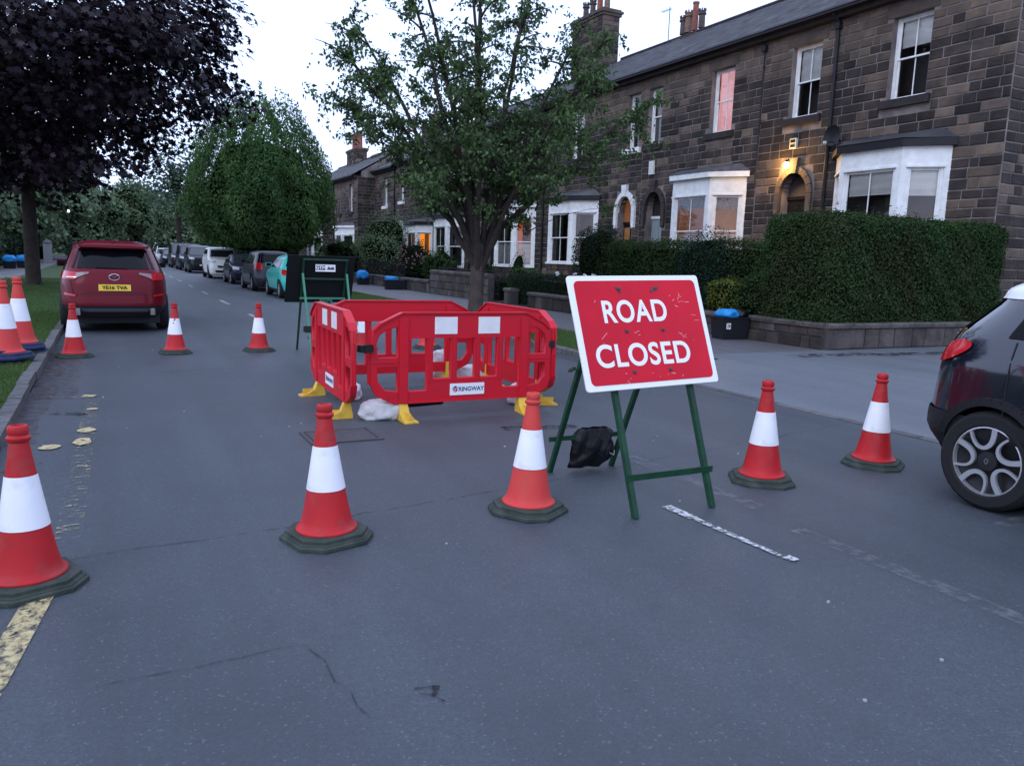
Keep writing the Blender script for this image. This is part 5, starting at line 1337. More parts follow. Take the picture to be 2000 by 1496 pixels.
MB().lathe([(.02, .13), (.09, .09), (.10, .07)], 16).build('lamp_hood', M['gutter'], lt)
pd = bpy.data.lights.new('door_lamp_light', 'POINT'); pd.energy = 90; pd.color = (1, .55, .16); pd.shadow_soft_size = .09
po = bpy.data.objects.new('door_lamp_light', pd); COL.objects.link(po); po.location = (XF-.34, 16.42, 4.38)
al = thing('alarm_box', 'white and dark striped alarm box above the door lamp', 'alarm box', (XF-.07, 16.30, 4.97))
MB().box((0, 0, 0), (.08, .22, .27)).build('case', M['alarm'], al)
for z, mm in ((.065, 'trim'), (-.065, 'trim')): MB().box((-.042, 0, z), (.006, .17, .075)).build('dark_panel', M[mm], al)
MB().box((-.043, 0, .0), (.006, .17, .03)).build('yellow_band', M['plate_y'], al)
vt = thing('vent_cover', 'small pale rectangular vent cover above the grey door', 'vent', (XF-.04, 22.72, 4.88))
MB().box((0, 0, 0), (.06, .28, .46)).build('cover', M['alarm'], vt)
for k in range(5): MB().box((-.032, 0, -.16+.08*k), (.006, .22, .02)).build('louvre', M['white'], vt)
ds = thing('satellite_dish', 'dark round satellite dish on the wall above the near bay', 'satellite dish', (XF-.30, 14.78, 4.98))
dd = MB().lathe([(0, .06), (.10, .05), (.20, .02), (.26, -.03), (.265, -.03), (.20, .01), (.10, .035), (0, .045)], 24, axis='X'); dd.build('dish', M['gutter'], ds, smooth=60)
MB().tube([(.05, 0, 0), (.30, 0, -.12)], .02, 8).build('arm', M['gutter'], ds); MB().tube([(.05, 0, -.15), (-.25, .0, -.20)], .012, 6).build('feed_arm', M['gutter'], ds)
MB().box((-.27, 0, -.20), (.07, .06, .06)).build('receiver', M['alarm'], ds)
cb = MB(); cb.tube([(XF-.03, 17.7, 4.5)]+[(XF-.03, 17.7-.25*k, 4.6+.02*math.sin(k)) for k in range(1, 5)], .008, 5)
an = thing('roof_aerial', 'thin television aerial standing on the ridge beside the chimney pots', 'aerial', (20.9, 27.4, 10.4))
MB().tube([(0, 0, 0), (0, 0, 1.6)], .018, 6).build('mast', M['rim_dark'], an)
MB().bar((0, -.1, 1.5), (0, .55, 1.52), .015, .015).build('boom', M['rim_dark'], an)
for k in range(6): MB().bar((-.16, .0+.1*k, 1.51), (.16, .0+.1*k, 1.51), .008, .008).build('rod', M['rim_dark'], an)
an2 = copy_tree(an); an2.location = (20.7, 31.1, 10.4); an2['label'] = 'second thin aerial mast right of the big stone chimney behind the leaves'
# ================================================================== GARDENS
def garden_wall(label, F, L, h, cope=.10, course=.20, thick=.26, rough=False, n_ind=120, dark=False, z0=.06, lmax=.62):
    t = thing('garden_wall', label, 'garden wall', F @ Vector((0, 0, 0)))
    W(MB().box2((0, z0, -thick), (L, h-cope, -.01)), 'wall_core', M['wall_mortar'], t, F)
    ms = ('sill_dark2', 'kerb') if dark else ('lintel', 'kerb')
    lay_stones(t, F @ Matrix.Translation((0, 0, -.01)), 0, L, z0, h-cope, [], course=course, n_ind=n_ind, depth=.03, mats=('stone', 'garden_stone') if dark else ('garden_stone', 'kerb'), tan_p=.3 if dark else .08, lmax=lmax)
    u = 0
    while u < L-.05:
        l = min(random.uniform(.55, .95), L-u)
        if L-u-l < .3: l = L-u
        m_ = MB(); e = .05; z = h-cope; j = random.uniform(-.006, .006)
        pr = [(-thick-e, z+.002), (e, z+.002), (e+.005, z+cope*.6), (e-.04, z+cope+j), (-thick-e+.04, z+cope+j), (-thick-e, z+cope*.6)]
        m_.add([(u+.005, p[1], p[0]) for p in pr]+[(u+l-.005, p[1], p[0]) for p in pr], [(0, 1, 2, 3, 4, 5), (11, 10, 9, 8, 7, 6)]+[(k, k+6, (k+1) % 6+6, (k+1) % 6) for k in range(6)])
        W(m_, 'coping_stone', M['garden_stone'], t, F); u += l
    return t
def FY(x, y): return Matrix(((1, 0, 0, x), (0, 0, -1, y), (0, 1, 0, 0), (0, 0, 0, 1)))       # faces -Y, u = +x
def FX(x, y): return Matrix(((0, 0, -1, x), (-1, 0, 0, y), (0, 1, 0, 0), (0, 0, 0, 1)))      # faces -X, u = -y
garden_wall('low stone wall under the big hedge, facing the side road', FY(11.85, 10.2), 5.1, .58, course=.42, lmax=1.1)
garden_wall('low mossy stone wall running from the hedge corner behind the ROAD CLOSED sign', FX(11.82, 18.0), 7.75, .58, course=.24, dark=True)
garden_wall('short run of dark coped wall blocks left of the ROAD CLOSED sign', FX(11.85, 22.0), 3.1, .56, course=.40, dark=True, lmax=.75)
garden_wall('single small coped stone gate pillar beside the low black hedge', FX(11.85, 23.7), .55, .62, course=.45, dark=True)
garden_wall('long stone garden wall left of the street tree trunk', FX(11.85, 30.6), 5.6, 1.05, course=.26, cope=.14)
garden_wall('lower paler stepped wall left of the long garden wall', FX(11.85, 34.2), 3.5, .62, course=.42, lmax=1.2, cope=.13)
garden_wall('far garden wall behind the blue bagged boxes', FX(11.85, 52), 17.4, .6, course=.26, n_ind=0)

def boxhedge(name, label, cat, x0, x1, y0, y1, z0, z1, size, dens, m, amp=.06, rnd=.25, kind='leaf', taper=0.0, seed=1.0, core=True):
    A = [((y1-y0)*(z1-z0), 0), ((y1-y0)*(z1-z0), 1), ((x1-x0)*(z1-z0), 2), ((x1-x0)*(z1-z0), 3), ((x1-x0)*(y1-y0), 4)]
    P = []; Nn = []; c = np.array([(x0+x1)/2, (y0+y1)/2, (z0+z1)/2]); h = np.array([(x1-x0)/2, (y1-y0)/2, (z1-z0)/2])
    for a, f in A:
        n = int(a*dens*(.5 if f in (1, 3) else 1)); q = RNG.uniform(-1, 1, (n, 3))
        if f == 0: q[:, 0] = -1
        if f == 1: q[:, 0] = 1
        if f == 2: q[:, 1] = -1
        if f == 3: q[:, 1] = 1
        if f == 4: q[:, 2] = 1
        P.append(q)
    q = np.concatenate(P); p = q*h
    # round the edges: pull towards an inner box
    inner = np.maximum(h-rnd, .01); inner[2] = max(h[2]-rnd, .01)
    cl = np.clip(p, -inner, inner); cl[:, 2] = np.where(p[:, 2] < 0, np.minimum(p[:, 2], inner[2]), cl[:, 2])
    d = p-cl; L = np.linalg.norm(d, axis=1)+1e-9; nn = d/L[:, None]; p = cl+nn*np.minimum(L, rnd)[:, None]
    w_ = amp*(np.sin(p[:, 0]*2.3+seed)+np.sin(p[:, 1]*2.9+seed*2)+np.sin(p[:, 2]*3.7+p[:, 0]*1.9)+.7*np.sin(p[:, 0]*7+p[:, 1]*6+p[:, 2]*8))/2
    p = p+nn*(w_+RNG.normal(0, .025, len(p)) - np.abs(RNG.normal(0, .05, len(p))) + np.where(RNG.uniform(0, 1, len(p)) < .035, RNG.exponential(.06, len(p)), 0))[:, None]
    if taper: p[:, :2] *= (1-taper*((p[:, 2]/h[2])+1)/2)[:, None]
    t = thing(name, label, cat, (c[0], c[1], z0))
    P_ = p+c
    if core:
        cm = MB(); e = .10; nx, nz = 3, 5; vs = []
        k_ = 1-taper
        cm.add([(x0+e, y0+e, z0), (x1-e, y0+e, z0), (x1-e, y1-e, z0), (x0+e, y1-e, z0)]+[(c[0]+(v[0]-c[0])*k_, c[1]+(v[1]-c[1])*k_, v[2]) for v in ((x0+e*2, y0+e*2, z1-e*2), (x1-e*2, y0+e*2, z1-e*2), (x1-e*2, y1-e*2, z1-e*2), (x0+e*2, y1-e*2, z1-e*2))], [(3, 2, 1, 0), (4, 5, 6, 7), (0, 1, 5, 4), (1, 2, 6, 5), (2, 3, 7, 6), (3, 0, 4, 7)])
        cm.build('branches_or_core', M['hedge_core'], t, world=True)  # solid dark core, coloured as the shade between the leaves
    leaves('foliage', P_, nn+np.array([0, 0, .25]), size, kind, m, t, jit=.55)
    return t
boxhedge('clipped_hedge', 'large clipped green hedge on the low wall in front of the near white bay', 'hedge', 11.85, 17.3, 10.25, 12.15, .50, 2.62, .050, 2500, M['leaf_hedge'], rnd=.32, amp=.05)
boxhedge('clipped_hedge', 'long lower dark hedge behind the ROAD CLOSED sign, right of the round bush', 'hedge', 12.5, 13.5, 12.4, 18.6, .10, 2.15, .055, 1100, M['leaf_hedge'], rnd=.25, amp=.07, seed=3)
boxhedge('low_hedge', 'low near black hedge behind the coped wall blocks', 'hedge', 12.15, 12.9, 17.9, 24.2, .10, 1.10, .045, 1300, M['leaf_dark'], rnd=.12, amp=.02, seed=4)
boxhedge('clipped_hedge', 'low clipped hedge under the second white bay of the tree house', 'hedge', 12.3, 13.0, 25.2, 30.4, .10, .95, .05, 700, M['leaf_dark'], rnd=.2, amp=.05, seed=5)
def bush(name, label, cat, c, r, n, size, m, kind='leaf', amp=.2, power=.35, seed=0.0, core=.72, up=.2, stems=True, f=3.0):
    t = thing(name, label, cat, (c[0], c[1], c[2]-r[2]*.9)); U = unit(n); R = lump(U, amp, f, seed)*RNG.uniform(0, 1, n)**power
    P = np.array(c)+U*R[:, None]*np.array(r); P[:, 2] = np.maximum(P[:, 2], .1)
    leaves('foliage', P, U+np.array([0, 0, up]), size, kind, m, t, jit=.6)
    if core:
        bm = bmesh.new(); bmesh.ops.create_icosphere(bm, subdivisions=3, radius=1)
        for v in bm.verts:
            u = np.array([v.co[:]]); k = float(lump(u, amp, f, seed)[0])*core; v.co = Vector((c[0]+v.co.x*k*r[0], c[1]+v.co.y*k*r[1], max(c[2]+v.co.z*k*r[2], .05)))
        me = bpy.data.meshes.new('branches_or_core'); bm.to_mesh(me); bm.free(); link('branches_or_core', me, M['hedge_core'], t, world=True)  # solid dark core of the bush, inner shade put into its colour
    return t
bush('round_bush', 'rounded dark bush in front of the white bay right of the street tree', 'bush', (13.1, 19.9, 1.75), (.8, 1.0, 1.05), 7000, .06, M['leaf_dark'], amp=.06)
bush('bush', 'loose green bush at the left end of the long lower hedge', 'bush', (12.9, 18.6, 1.2), (.6, .9, 1.0), 5000, .06, M['leaf_hedge'], amp=.12, seed=1)
bush('conifer', 'bluish green conifer rising from the long lower hedge behind the sign', 'conifer', (12.5, 14.4, 1.15), (.62, 1.0, 1.45), 9000, .055, M['leaf_teal'], amp=.10, seed=2, up=1.0)
bush('golden_shrub', 'small golden yellow shrub above the low wall beside the big hedge', 'shrub', (12.25, 13.35, .95), (.42, .62, .42), 3500, .05, M['leaf_gold'], amp=.14, seed=2)
bush('shrub', 'dark green shrub squeezed between the golden shrub and the big hedge', 'shrub', (12.2, 12.45, .95), (.40, .55, .55), 3500, .05, M['leaf_hedge'], amp=.12, seed=4)
for i, (c_, r_, n_, s_, mm, lb, nm) in enumerate([
    ((13.6, 26.1, .95), (.35, .35, .85), 2200, .05, 'leaf_dark', 'small dark pointed conifer in front of the two white bays', 'conifer'),
    ((13.4, 25.0, .8), (.6, .9, .6), 3000, .06, 'leaf_bright', 'light green shrub below the tall white bay right of the tree', 'shrub'),
    ((13.2, 28.9, .9), (.7, 1.0, .7), 3000, .06, 'leaf_hedge', 'green shrub just right of the street tree trunk', 'shrub'),
    ((13.3, 33.2, 1.2), (.8, 1.2, .75), 3500, .07, 'leaf_bright', 'green shrub just left of the street tree trunk over the garden wall', 'shrub'),
    ((13.4, 36.5, 1.2), (.9, 1.6, 1.3), 4500, .08, 'leaf_dark', 'dark shrub with pink flowers below the orange lit bay', 'shrub'),
    ((13.2, 41.0, 1.75), (1.4, 3.0, 1.9), 14000, .09, 'leaf_far_haze', 'big spreading green shrub left of the bays, in front of the corner house', 'shrub'),
    ((12.7, 47.5, 1.3), (1.2, 3.4, 1.5), 9000, .09, 'leaf_hedge', 'wide bush above the black sign back', 'shrub'),
    ((13.5, 54.0, 1.1), (1.2, 3.0, 1.2), 6000, .10, 'leaf_far_haze', 'far bush in front of the forward standing house', 'shrub')]):
    bush(nm, lb, nm, c_, r_, n_, s_, M[mm], amp=.25, seed=i*1.3+.5, power=.45)
pm_ = MB()
for k in range(60):
    a = RNG.uniform(0, 6.28); p = (12.75+RNG.uniform(-.3, .5), 36.3+RNG.uniform(-1.6, 1.2), 1.3+RNG.uniform(-.4, .9)); s_ = .05
    pm_.box(p, (s_, s_, s_), a)
o = pm_.build('pink_blossom', M['petal_pink']); o['kind'] = 'stuff'
pm_ = MB()
for (yy, zz) in ((20.9, 1.16), (21.0, 1.20), (19.4, 1.18), (19.3, 1.13), (18.9, 1.2), (19.9, 1.22)):
    for q in range(4): pm_.box((12.3+random.uniform(-.04, .04), yy+random.uniform(-.05, .05), zz+random.uniform(-.03, .03)), (.05, .05, .035), q)
o = pm_.build('white_blossom', M['petal']); o['kind'] = 'stuff'
# iron railings behind the walls
for (y0_, y1_, lb) in ((24.6, 30.2, 'black iron garden railings right of the street tree trunk'), (34.4, 42.5, 'black iron garden railings under the big spreading shrub')):
    t = thing('railings', lb, 'railings', (12.1, y0_, 0))
    n_ = int((y1_-y0_)/.13); rail = MB().bar((0, 0, 1.15), (0, y1_-y0_, 1.15), .02, .03).bar((0, 0, .35), (0, y1_-y0_, .35), .02, .03); rail.build('rail', M['gutter'], t)
    bme = MB().tube([(0, 0, .1), (0, 0, 1.22), (0, 0, 1.30)], [.009, .009, .001], 6).mesh('railing_bar'); bme.materials.append(M['gutter'])
    for k in range(n_):
        o = bpy.data.objects.new('railing_bar', bme); COL.objects.link(o); o.parent = t; o.location = (0, .13*k, 0)

# recycling boxes with bags
def rbox(label, loc, rz, num=None, bagm='blue_bag', sz=(.58, .40, .36)):
    t = thing('recycling_box', label, 'recycling box', loc, rz)
    a, b, h = sz[0]/2, sz[1]/2, sz[2]
    MB().add([(-a*.85, -b*.85, 0), (a*.85, -b*.85, 0), (a*.85, b*.85, 0), (-a*.85, b*.85, 0), (-a, -b, h), (a, -b, h), (a, b, h), (-a, b, h), (-a+.02, -b+.02, h), (a-.02, -b+.02, h), (a-.02, b-.02, h), (-a+.02, b-.02, h), (-a*.8, -b*.8, .05), (a*.8, -b*.8, .05), (a*.8, b*.8, .05), (-a*.8, b*.8, .05)],
        [(3, 2, 1, 0)]+[(k, (k+1) % 4, (k+1) % 4+4, k+4) for k in range(4)]+[(k+4, (k+1) % 4+4, (k+1) % 4+8, k+8) for k in range(4)]+[(k+8, (k+1) % 4+8, (k+1) % 4+12, k+12) for k in range(4)]+[(12, 13, 14, 15)]).build('box', M['box_black'], t)
    MB().box2((-a-.012, -b-.012, h-.03), (a+.012, b+.012, h-.0)).build('rim', M['box_black'], t)
    if num:
        s_ = MB().box((-a*.55, -b*.97, h*.60), (.10, .006, .12)).build('number_sticker', M['label_white'], t)
        me = text_mesh('lettering', num, .10, .0008, .002, .8); me.transform(Matrix.Translation((-a*.55, -b*.97-.0045, h*.60)) @ FACE_MY); link('lettering', me, M['ink'], s_)
    return t
def heap(label, c, r, m, seed, cat='bag'):
    o = bag('recycling_bag', label, cat, c, r, M[m], seed); return o
rbox('black recycling box numbered 28 under blue bags by the low wall right of the sign', (11.45, 12.35, .08), -.12, '28', sz=(.66, .46, .46))
heap('bright blue bag folded flat on the box numbered 28', (11.33, 12.32, .60), (.40, .46, .20), 'blue_bag', 2.0)
heap('black sack leaning beside the blue bag on the box numbered 28', (11.66, 12.38, .60), (.30, .50, .18), 'black_bag', 4.0)
rbox('left of the two recycling boxes on the pavement beside the black sign back', (11.35, 38.6, .08), .1)
heap('pale blue bag puffed above the left far recycling box', (11.3, 38.6, .55), (.60, .45, .50), 'blue_bag', 1.2)
rbox('black recycling box with a deep blue bag, right of the pair nearer the stepped wall', (11.3, 33.6, .08), -.1, sz=(.9, .5, .42))
heap('deep blue bag lying across the right far recycling box', (11.15, 33.6, .54), (.60, .40, .24), 'blue_bag', 3.1)
# far left pavement: bins and bags
t = thing('wheelie_bin', 'dark green wheelie bin at the far left edge of the photo', 'wheelie bin', (-5.75, 52, .08))
MB().add([(-.26, -.3, .05), (.26, -.3, .05), (.26, .3, .05), (-.26, .3, .05), (-.30, -.36, 1.0), (.30, -.36, 1.0), (.30, .36, 1.0), (-.30, .36, 1.0)], [(3, 2, 1, 0), (4, 5, 6, 7), (0, 1, 5, 4), (1, 2, 6, 5), (2, 3, 7, 6), (3, 0, 4, 7)]).build('bin_body', M['bin_green'], t)
MB().prism([(-.33, -.40), (.33, -.40), (.33, .40), (-.33, .40)], 1.0, 1.07).build('lid', M['bin_green'], t)
for sg in (-1, 1): MB().lathe([(0, -.03), (.10, -.03), (.10, .03), (0, .03)], 14, (sg*.25, .34, .10), 'X').build('wheel', M['tyre'], t)
for k, (x, y, lb) in enumerate(((-5.25, 55, 'left'), (-4.75, 57, 'middle'), (-4.35, 58.5, 'right'))):
    rbox(f'dark recycling box, {lb} of three on the far left pavement', (x, y, .08), .1*k, sz=(.7, .5, .42)); heap(f'blue and white bag on the {lb} box of the three far left ones', (x, y, .62), (.72, .5, .5), 'blue_bag', k+1.5)
for x, y, lb in ((-6.6, 60, 'stone gate pillar with a rounded cap at the far left garden'), (-4.4, 74, 'pale grey post beyond the maple trunk on the far left pavement')):
    t = thing('gate_pillar', lb, 'gate pillar', (x, y, .05)); MB().box2((-.3, -.3, 0), (.3, .3, 1.6)).build('shaft', M['kerb' if x < -5 else 'post_grey'], t)
    MB().lathe([(.36, 1.6), (.36, 1.68), (.2, 1.85), (0, 1.95)], 12).build('cap', M['kerb'], t, smooth=40)
t = thing('street_lamp', 'tiny lit white street lamp among the far left trees', 'street lamp', (-3.3, 88, .08))
MB().tube([(0, 0, 0), (0, 0, 4.6)], [.07, .045], 8).build('post', M['gutter'], t)
MB().lathe([(0, 4.6), (.09, 4.63), (.11, 4.75), (.05, 4.86), (0, 4.88)], 12).build('lantern', M['streetlamp_glow'], t, smooth=50)

# ================================================================== TREES
def qbez(a, b, c, n):
    return [a*(1-t)**2+b*2*t*(1-t)+c*t*t for t in np.linspace(0, 1, n)]
def street_tree():
    bx, by = 7.75, 17.0
    t = thing('street_tree', 'many stemmed street tree on the right verge behind the red barriers', 'tree', (bx, by, .08))
    tr = MB(); br = MB(); LP = []; LN = []
    rs = np.random.default_rng(5)
    # buttressed trunk
    n = 28; zs = [-.05, .05, .2, .5, .9, 1.2, 1.5, 1.75, 2.0]; rr = [.25, .22, .185, .165, .155, .16, .17, .15, .07]
    vs = []
    for z, r_ in zip(zs, rr):
        for k in range(n):
            a = 2*math.pi*k/n; q = r_*(1+.09*math.sin(3*a+.6)+.06*math.sin(5*a+z)+(.12*max(0, .3-z))*math.sin(4*a)); vs.append((q*math.cos(a)+.03*z, q*math.sin(a), z))
    tr.add(vs, [(j*n+i, j*n+(i+1) % n, (j+1)*n+(i+1) % n, (j+1)*n+i) for j in range(len(zs)-1) for i in range(n)])
    T_ = np.array
    stems = [(-3.6, -1.0, 5.6), (-2.9, .6, 6.6), (-2.2, -1.6, 7.4), (-1.6, 1.2, 8.2), (-.7, -.8, 9.0), (.2, .9, 9.6), (.9, -1.2, 8.8), (1.6, .7, 8.4), (2.4, -.8, 7.2), (3.3, .4, 6.2), (4.1, -.5, 5.2), (2.9, 1.6, 5.0), (-1.2, -2.4, 6.3), (1.5, -2.6, 5.8), (-2.4, 1.9, 5.0), (0.5, 2.6, 7.0)]
    for i, s_ in enumerate(stems):
        a0 = math.atan2(s_[1], s_[0]); st = T_([.09*math.cos(a0)+.03, .09*math.sin(a0), rs.uniform(1.15, 1.7)]); en = T_(s_); R_ = np.linalg.norm(en[:2])
        mid = T_([st[0]+(en[0]-st[0])*.34, st[1]+(en[1]-st[1])*.34, st[2]+(en[2]-st[2])*.50])
        pts = qbez(st, mid, en, 12); pts = [p+rs.normal(0, .035, 3)*(k > 1) for k, p in enumerate(pts)]
        r0_ = rs.uniform(.045, .08); br.tube(pts, [r0_*(1-k/11)**.8+.012 for k in range(12)], 8)
        for k in range(18):
            u = rs.uniform(.22, 1.0); q = pts[int(u*11)]*(1-(u*11) % 1)+pts[min(int(u*11)+1, 11)]*((u*11) % 1)
            a = a0+rs.normal(0, 1.0); L = rs.uniform(.5, 1.45)*(1.15-.45*u); el = rs.uniform(-.15, .75)
            d = T_([math.cos(a)*math.cos(el), math.sin(a)*math.cos(el), math.sin(el)])
            e = q+d*L; m2 = (q+e)/2+T_([0, 0, .12*L]); e[2] -= .12*L
            bp_ = qbez(q, m2, e, 6); br.tube(bp_, [.022*(1-j/5)+.005 for j in range(6)], 5, cap=False)
            for tw in range(8):
                v = rs.uniform(.25, 1.0); b0 = bp_[int(v*5)]; d2 = rs.normal(0, 1, 3); d2[2] = d2[2]*.5-.10; d2 /= np.linalg.norm(d2); l2 = rs.uniform(.18, .55); e2 = b0+d2*l2
                br.tube([b0, (b0+e2)/2+T_([0, 0, .03]), e2], [.006, .004, .002], 3, cap=False)
                nl = rs.integers(8, 18)
                for _ in range(nl): LP.append(b0+(e2-b0)*rs.uniform(.15, 1.08)+rs.normal(0, .045, 3))
    # low dense sprays
    for k in range(85):
        a = rs.uniform(0, 6.28); R_ = rs.uniform(.6, 4.3); z = rs.uniform(2.7, 5.0)+.0*R_
        c = T_([R_*math.cos(a)+.4, R_*math.sin(a)*.62, z]); 
        if c[0] < -2.2 and z < 4.0: c[2] += 1.2
        s0 = c*T_([.35, .35, 1])-T_([0, 0, .7]); br.tube(qbez(s0, (s0+c)/2+T_([0, 0, .3]), c, 5), [.016, .012, .009, .006, .003], 4, cap=False)
        for tw in range(7):
            d2 = rs.normal(0, 1, 3); d2[2] *= .4; d2 /= np.linalg.norm(d2); e2 = c+d2*rs.uniform(.2, .62)
            br.tube([c, e2], [.005, .002], 3, cap=False)
            for _ in range(13): LP.append(c+(e2-c)*rs.uniform(.1, 1.08)+rs.normal(0, .05, 3))
    LP = np.array(LP); print('street tree leaves', len(LP))
    tr.build('trunk', M['bark_pale'], t, smooth=60); br.build('branches_or_core', M['bark'], t, smooth=60)
    Nn = rs.normal(0, 1, LP.shape); Nn[:, 2] = np.abs(Nn[:, 2])*.8
    leaves('crown', LP, Nn, .098, 'leaf', M['leaf'], t, world=False, droop=.9, jit=.3)
street_tree()
def trunk_of(t, x, y, h, r, lean=0.0, m='bark', limbs=(), base=.08):
    mb = MB(); mb.tube([(0, 0, 0), (lean*.2, 0, .15), (lean*.5, 0, h*.5), (lean, 0, h)], [r*1.35, r*1.08, r*.9, r*.6], 16)
    mb.build('trunk', M[m], t, smooth=60)
    if limbs:
        lb = MB()
        for (a, z0, L, z1, rr_) in limbs:
            p0 = np.array([lean*z0/h, 0, z0]); p2 = np.array([L*math.cos(a), L*math.sin(a), z1]); p1 = np.array([L*.35*math.cos(a), L*.35*math.sin(a), z0+(z1-z0)*.7]); lb.tube(qbez(p0, p1, p2, 8), [rr_*(1-k/8)+.01 for k in range(8)], 6)
        lb.build('limbs', M[m], t, smooth=60)
def maple():
    x, y = -2.5, 33.6
    t = thing('purple_maple', 'tall dark purple leaved maple on the left verge beyond the red car', 'tree', (x, y, .08))
    rs = np.random.default_rng(3)
    trunk_of(t, x, y, 7.0, .235, m='bark', limbs=[(a, rs.uniform(3.2, 6.5), rs.uniform(3.5, 6.5), rs.uniform(6, 12), .12) for a in np.linspace(0, 6.0, 11)])
    C = []; k = 0
    while len(C) < 470:
        u = rs.normal(0, 1, 3); u /= np.linalg.norm(u); R_ = rs.uniform(.50, 1.0)
        p = np.array([u[0]*7.6*R_, -2.6+u[1]*8.0*R_, 9.2+u[2]*6.7*R_])
        if p[2] < 3.5+.72*max(0, p[0]-2.0) or p[2] > 15 or p[0] > 7.5-.42*max(0, p[2]-7.6): continue
        C.append((p, u))
    P = []; N_ = []
    for (p, u) in C:
        n = 100; q = rs.normal(0, 1, (n, 3)); q /= np.linalg.norm(q, axis=1)[:, None]; q *= (rs.uniform(0, 1, n)**.4)[:, None]
        s_ = rs.uniform(.8, 1.3); q = q*np.array([1.15, 1.15, .62])*s_; q[:, 2] -= .10*(q[:, 0]**2+q[:, 1]**2)
        P.append(p+q); N_.append(np.tile(u*.6+np.array([0, 0, .9]), (n, 1)))
    leaves('crown', np.concatenate(P), np.concatenate(N_), .24, 'maple', M['leaf_maple'], t, world=False, jit=.45, droop=.5)
maple()
def hornbeam():
    x, y = 7.72, 46.2
    t = thing('round_tree', 'dense egg shaped green tree above the parked cars', 'tree', (x, y, .08))
    trunk_of(t, x, y, 3.2, .22)
    prof = np.array([(1.6, 1.9), (2.0, 2.9), (2.8, 3.6), (4.0, 3.95), (5.2, 3.85), (6.3, 3.55), (7.3, 3.0), (8.2, 2.35), (8.9, 1.6), (9.4, .8)])
    n = 62000; z = RNG.uniform(1.6, 9.4, n); th_ = RNG.uniform(0, 2*math.pi, n)
    keep = RNG.uniform(0, 4.1, n) < np.interp(z, prof[:, 0], prof[:, 1])+.3; z, th_ = z[keep], th_[keep]; n = len(z)
    r_ = np.interp(z, prof[:, 0], prof[:, 1])
    pl_ = 1+.09*np.sin(6*th_+np.sin(z*.7)*1.5)+.07*np.sin(13*th_+z*.8)+.04*np.sin(z*3+th_*7)
    zz = z+(.50*np.sin(7*th_+1)+.35*np.sin(16*th_+z)+.25*np.sin(29*th_))*np.clip((z-4)/3, 0, 1)
    R_ = r_*pl_*(1-np.abs(RNG.normal(0, .10, n)))
    P = np.stack([R_*np.cos(th_), R_*np.sin(th_), zz], 1); N_ = np.stack([np.cos(th_), np.sin(th_), .3+0*z], 1)
    D = RNG.normal(0, .5, (n, 3)); D[:, 2] += 1.0
    leaves('crown', P, N_, .15, 'leaf', M['leaf_horn'], t, world=False, jit=.6, D=D)
    cm = MB().lathe([(r*.70, z*.95) for z, r in prof if z < 8]+[(0, 7.6)], 20); cm.build('dark_core', M['hedge_core'], t, smooth=80)  # solid dark hull inside the crown, coloured as deep shade
hornbeam()
def far_tree(label, x, y, zc, r, n, size, m='leaf_far_haze', trunk=True, seed=0.0, amp=.22, power=.3, core=.75, name='tree', f=3.0):
    t = thing(name, label, 'tree', (x, y, .0))
    trunk_of(t, x, y, zc, max(.12, r[0]*.05), m='bark')
    U = unit(n); R_ = lump(U, amp, f, seed)*RNG.uniform(0, 1, n)**power
    # clumps
    cl = unit(60); d = (U @ cl.T).max(1); R_ *= .86+.18*np.clip((d-.85)/.13, 0, 1)
    P = U*R_[:, None]*np.array(r)+np.array([0, 0, zc]); P = P[P[:, 2] > .3]; U = U[:len(P)]
    leaves('crown', P, P-np.array([0, 0, zc])+np.array([0, 0, .8*r[2]]), size, 'clump', M[m], t, world=False, jit=.9*r[0])
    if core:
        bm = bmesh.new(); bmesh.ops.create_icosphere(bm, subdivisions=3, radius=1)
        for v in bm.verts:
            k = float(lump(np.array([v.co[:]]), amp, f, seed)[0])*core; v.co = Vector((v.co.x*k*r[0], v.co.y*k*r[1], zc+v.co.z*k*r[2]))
        me = bpy.data.meshes.new('dark_core'); bm.to_mesh(me); bm.free(); link('dark_core', me, M['hedge_core'], t)  # dark lumpy hull filling the crown, its colour stands for inner shade
far_tree('airy pale birch rising between the purple maple and the round tree', 6.8, 92, 9.0, (5.2, 4, 6.0), 2600, .34, 'leaf_pale', core=0, power=.8, amp=.15, seed=1, name='birch')
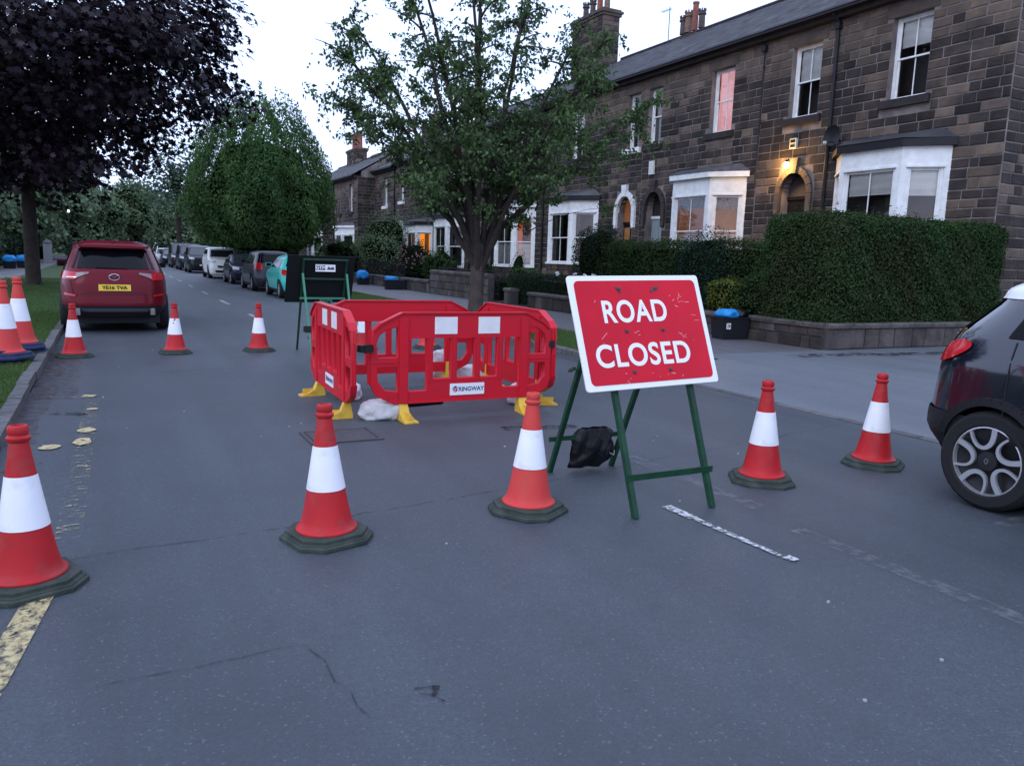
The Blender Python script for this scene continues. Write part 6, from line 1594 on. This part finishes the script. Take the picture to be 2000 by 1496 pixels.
spec = [  # x, y, zc, r
    (-8.5, 60, 4.2, (3.8, 4.5, 3.4), 'bushy green tree behind the far left recycling boxes'),
    (-8.0, 78, 4.8, (4.2, 5, 4.2), 'green tree in the gap left of the maple trunk'),
    (-5.6, 96, 5.2, (4.5, 5, 4.6), 'dark tree straight behind the maple trunk'),
    (-15, 66, 5.0, (4.5, 5, 4.4), 'dark tree touching the left photo edge'),
    (-2.6, 118, 5.2, (5, 5, 4.6), 'broad green tree just right of the maple trunk'),
    (3.2, 150, 6.2, (6.5, 6, 5.6), 'green tree above the roof of the red car'),
    (-5.5, 140, 7.6, (5, 6, 7.0), 'tall rounded tree peaking left of the pale birch'),
    (9.6, 118, 4.6, (4.4, 5, 4.2), 'green tree under the pale birch'),
    (14.0, 150, 6.2, (7, 7, 5.6), 'far tree left of the round tree'),
    (11.0, 84, 4.2, (3.6, 4.5, 3.6), 'dark tree low behind the white off-road car'),
    (11.0, 68, 3.0, (3.0, 4.2, 2.6), 'dark garden tree behind the round tree'),
    (14.2, 100, 5.8, (4.4, 5, 5.2), 'tree in shade behind the parked vans'),
    (21, 130, 8.0, (7, 7, 7.0), 'distant tree hidden mostly by the round tree'),
    (-14, 110, 8.0, (7, 7, 7.5), 'large distant tree left behind the maple'),
    (-24, 90, 7.0, (7, 7, 7), 'distant tree beyond the left gardens'),
    (5.5, 190, 7.5, (9, 8, 6.6), 'farthest tree closing the end of the street'),
    (-3, 168, 4.0, (5, 5, 3.8), 'low far tree at the left of the street end'),
    (14, 172, 4.5, (6, 5, 4.2), 'low far tree at the right of the street end'),
    (17.5, 82, 4.6, (3.4, 4, 4.2), 'tree filling the gap left of the farthest house')]
for i, (x, y, zc, r, lb) in enumerate(spec):
    far_tree(lb, x, y, zc, r, int(5200+900*r[0]), .20+.0016*y, 'leaf_far_haze', seed=i*.9)
boxhedge('garden_hedge', 'overgrown hedge along the far left pavement', 'hedge', -7.2, -6.3, 62, 110, .05, 2.0, .16, 60, M['leaf_dark'], rnd=.3, amp=.2, kind='clump')
boxhedge('garden_hedge', 'dark hedge behind the far left bins', 'hedge', -9.5, -6.4, 44, 61, .05, 2.1, .14, 90, M['leaf_dark'], rnd=.3, amp=.2, kind='clump')
boxhedge('garden_hedge', 'dark hedge behind the parked vans on the right', 'hedge', 9.6, 11.4, 62, 112, .05, 2.2, .16, 60, M['leaf_dark'], rnd=.3, amp=.2, kind='clump')
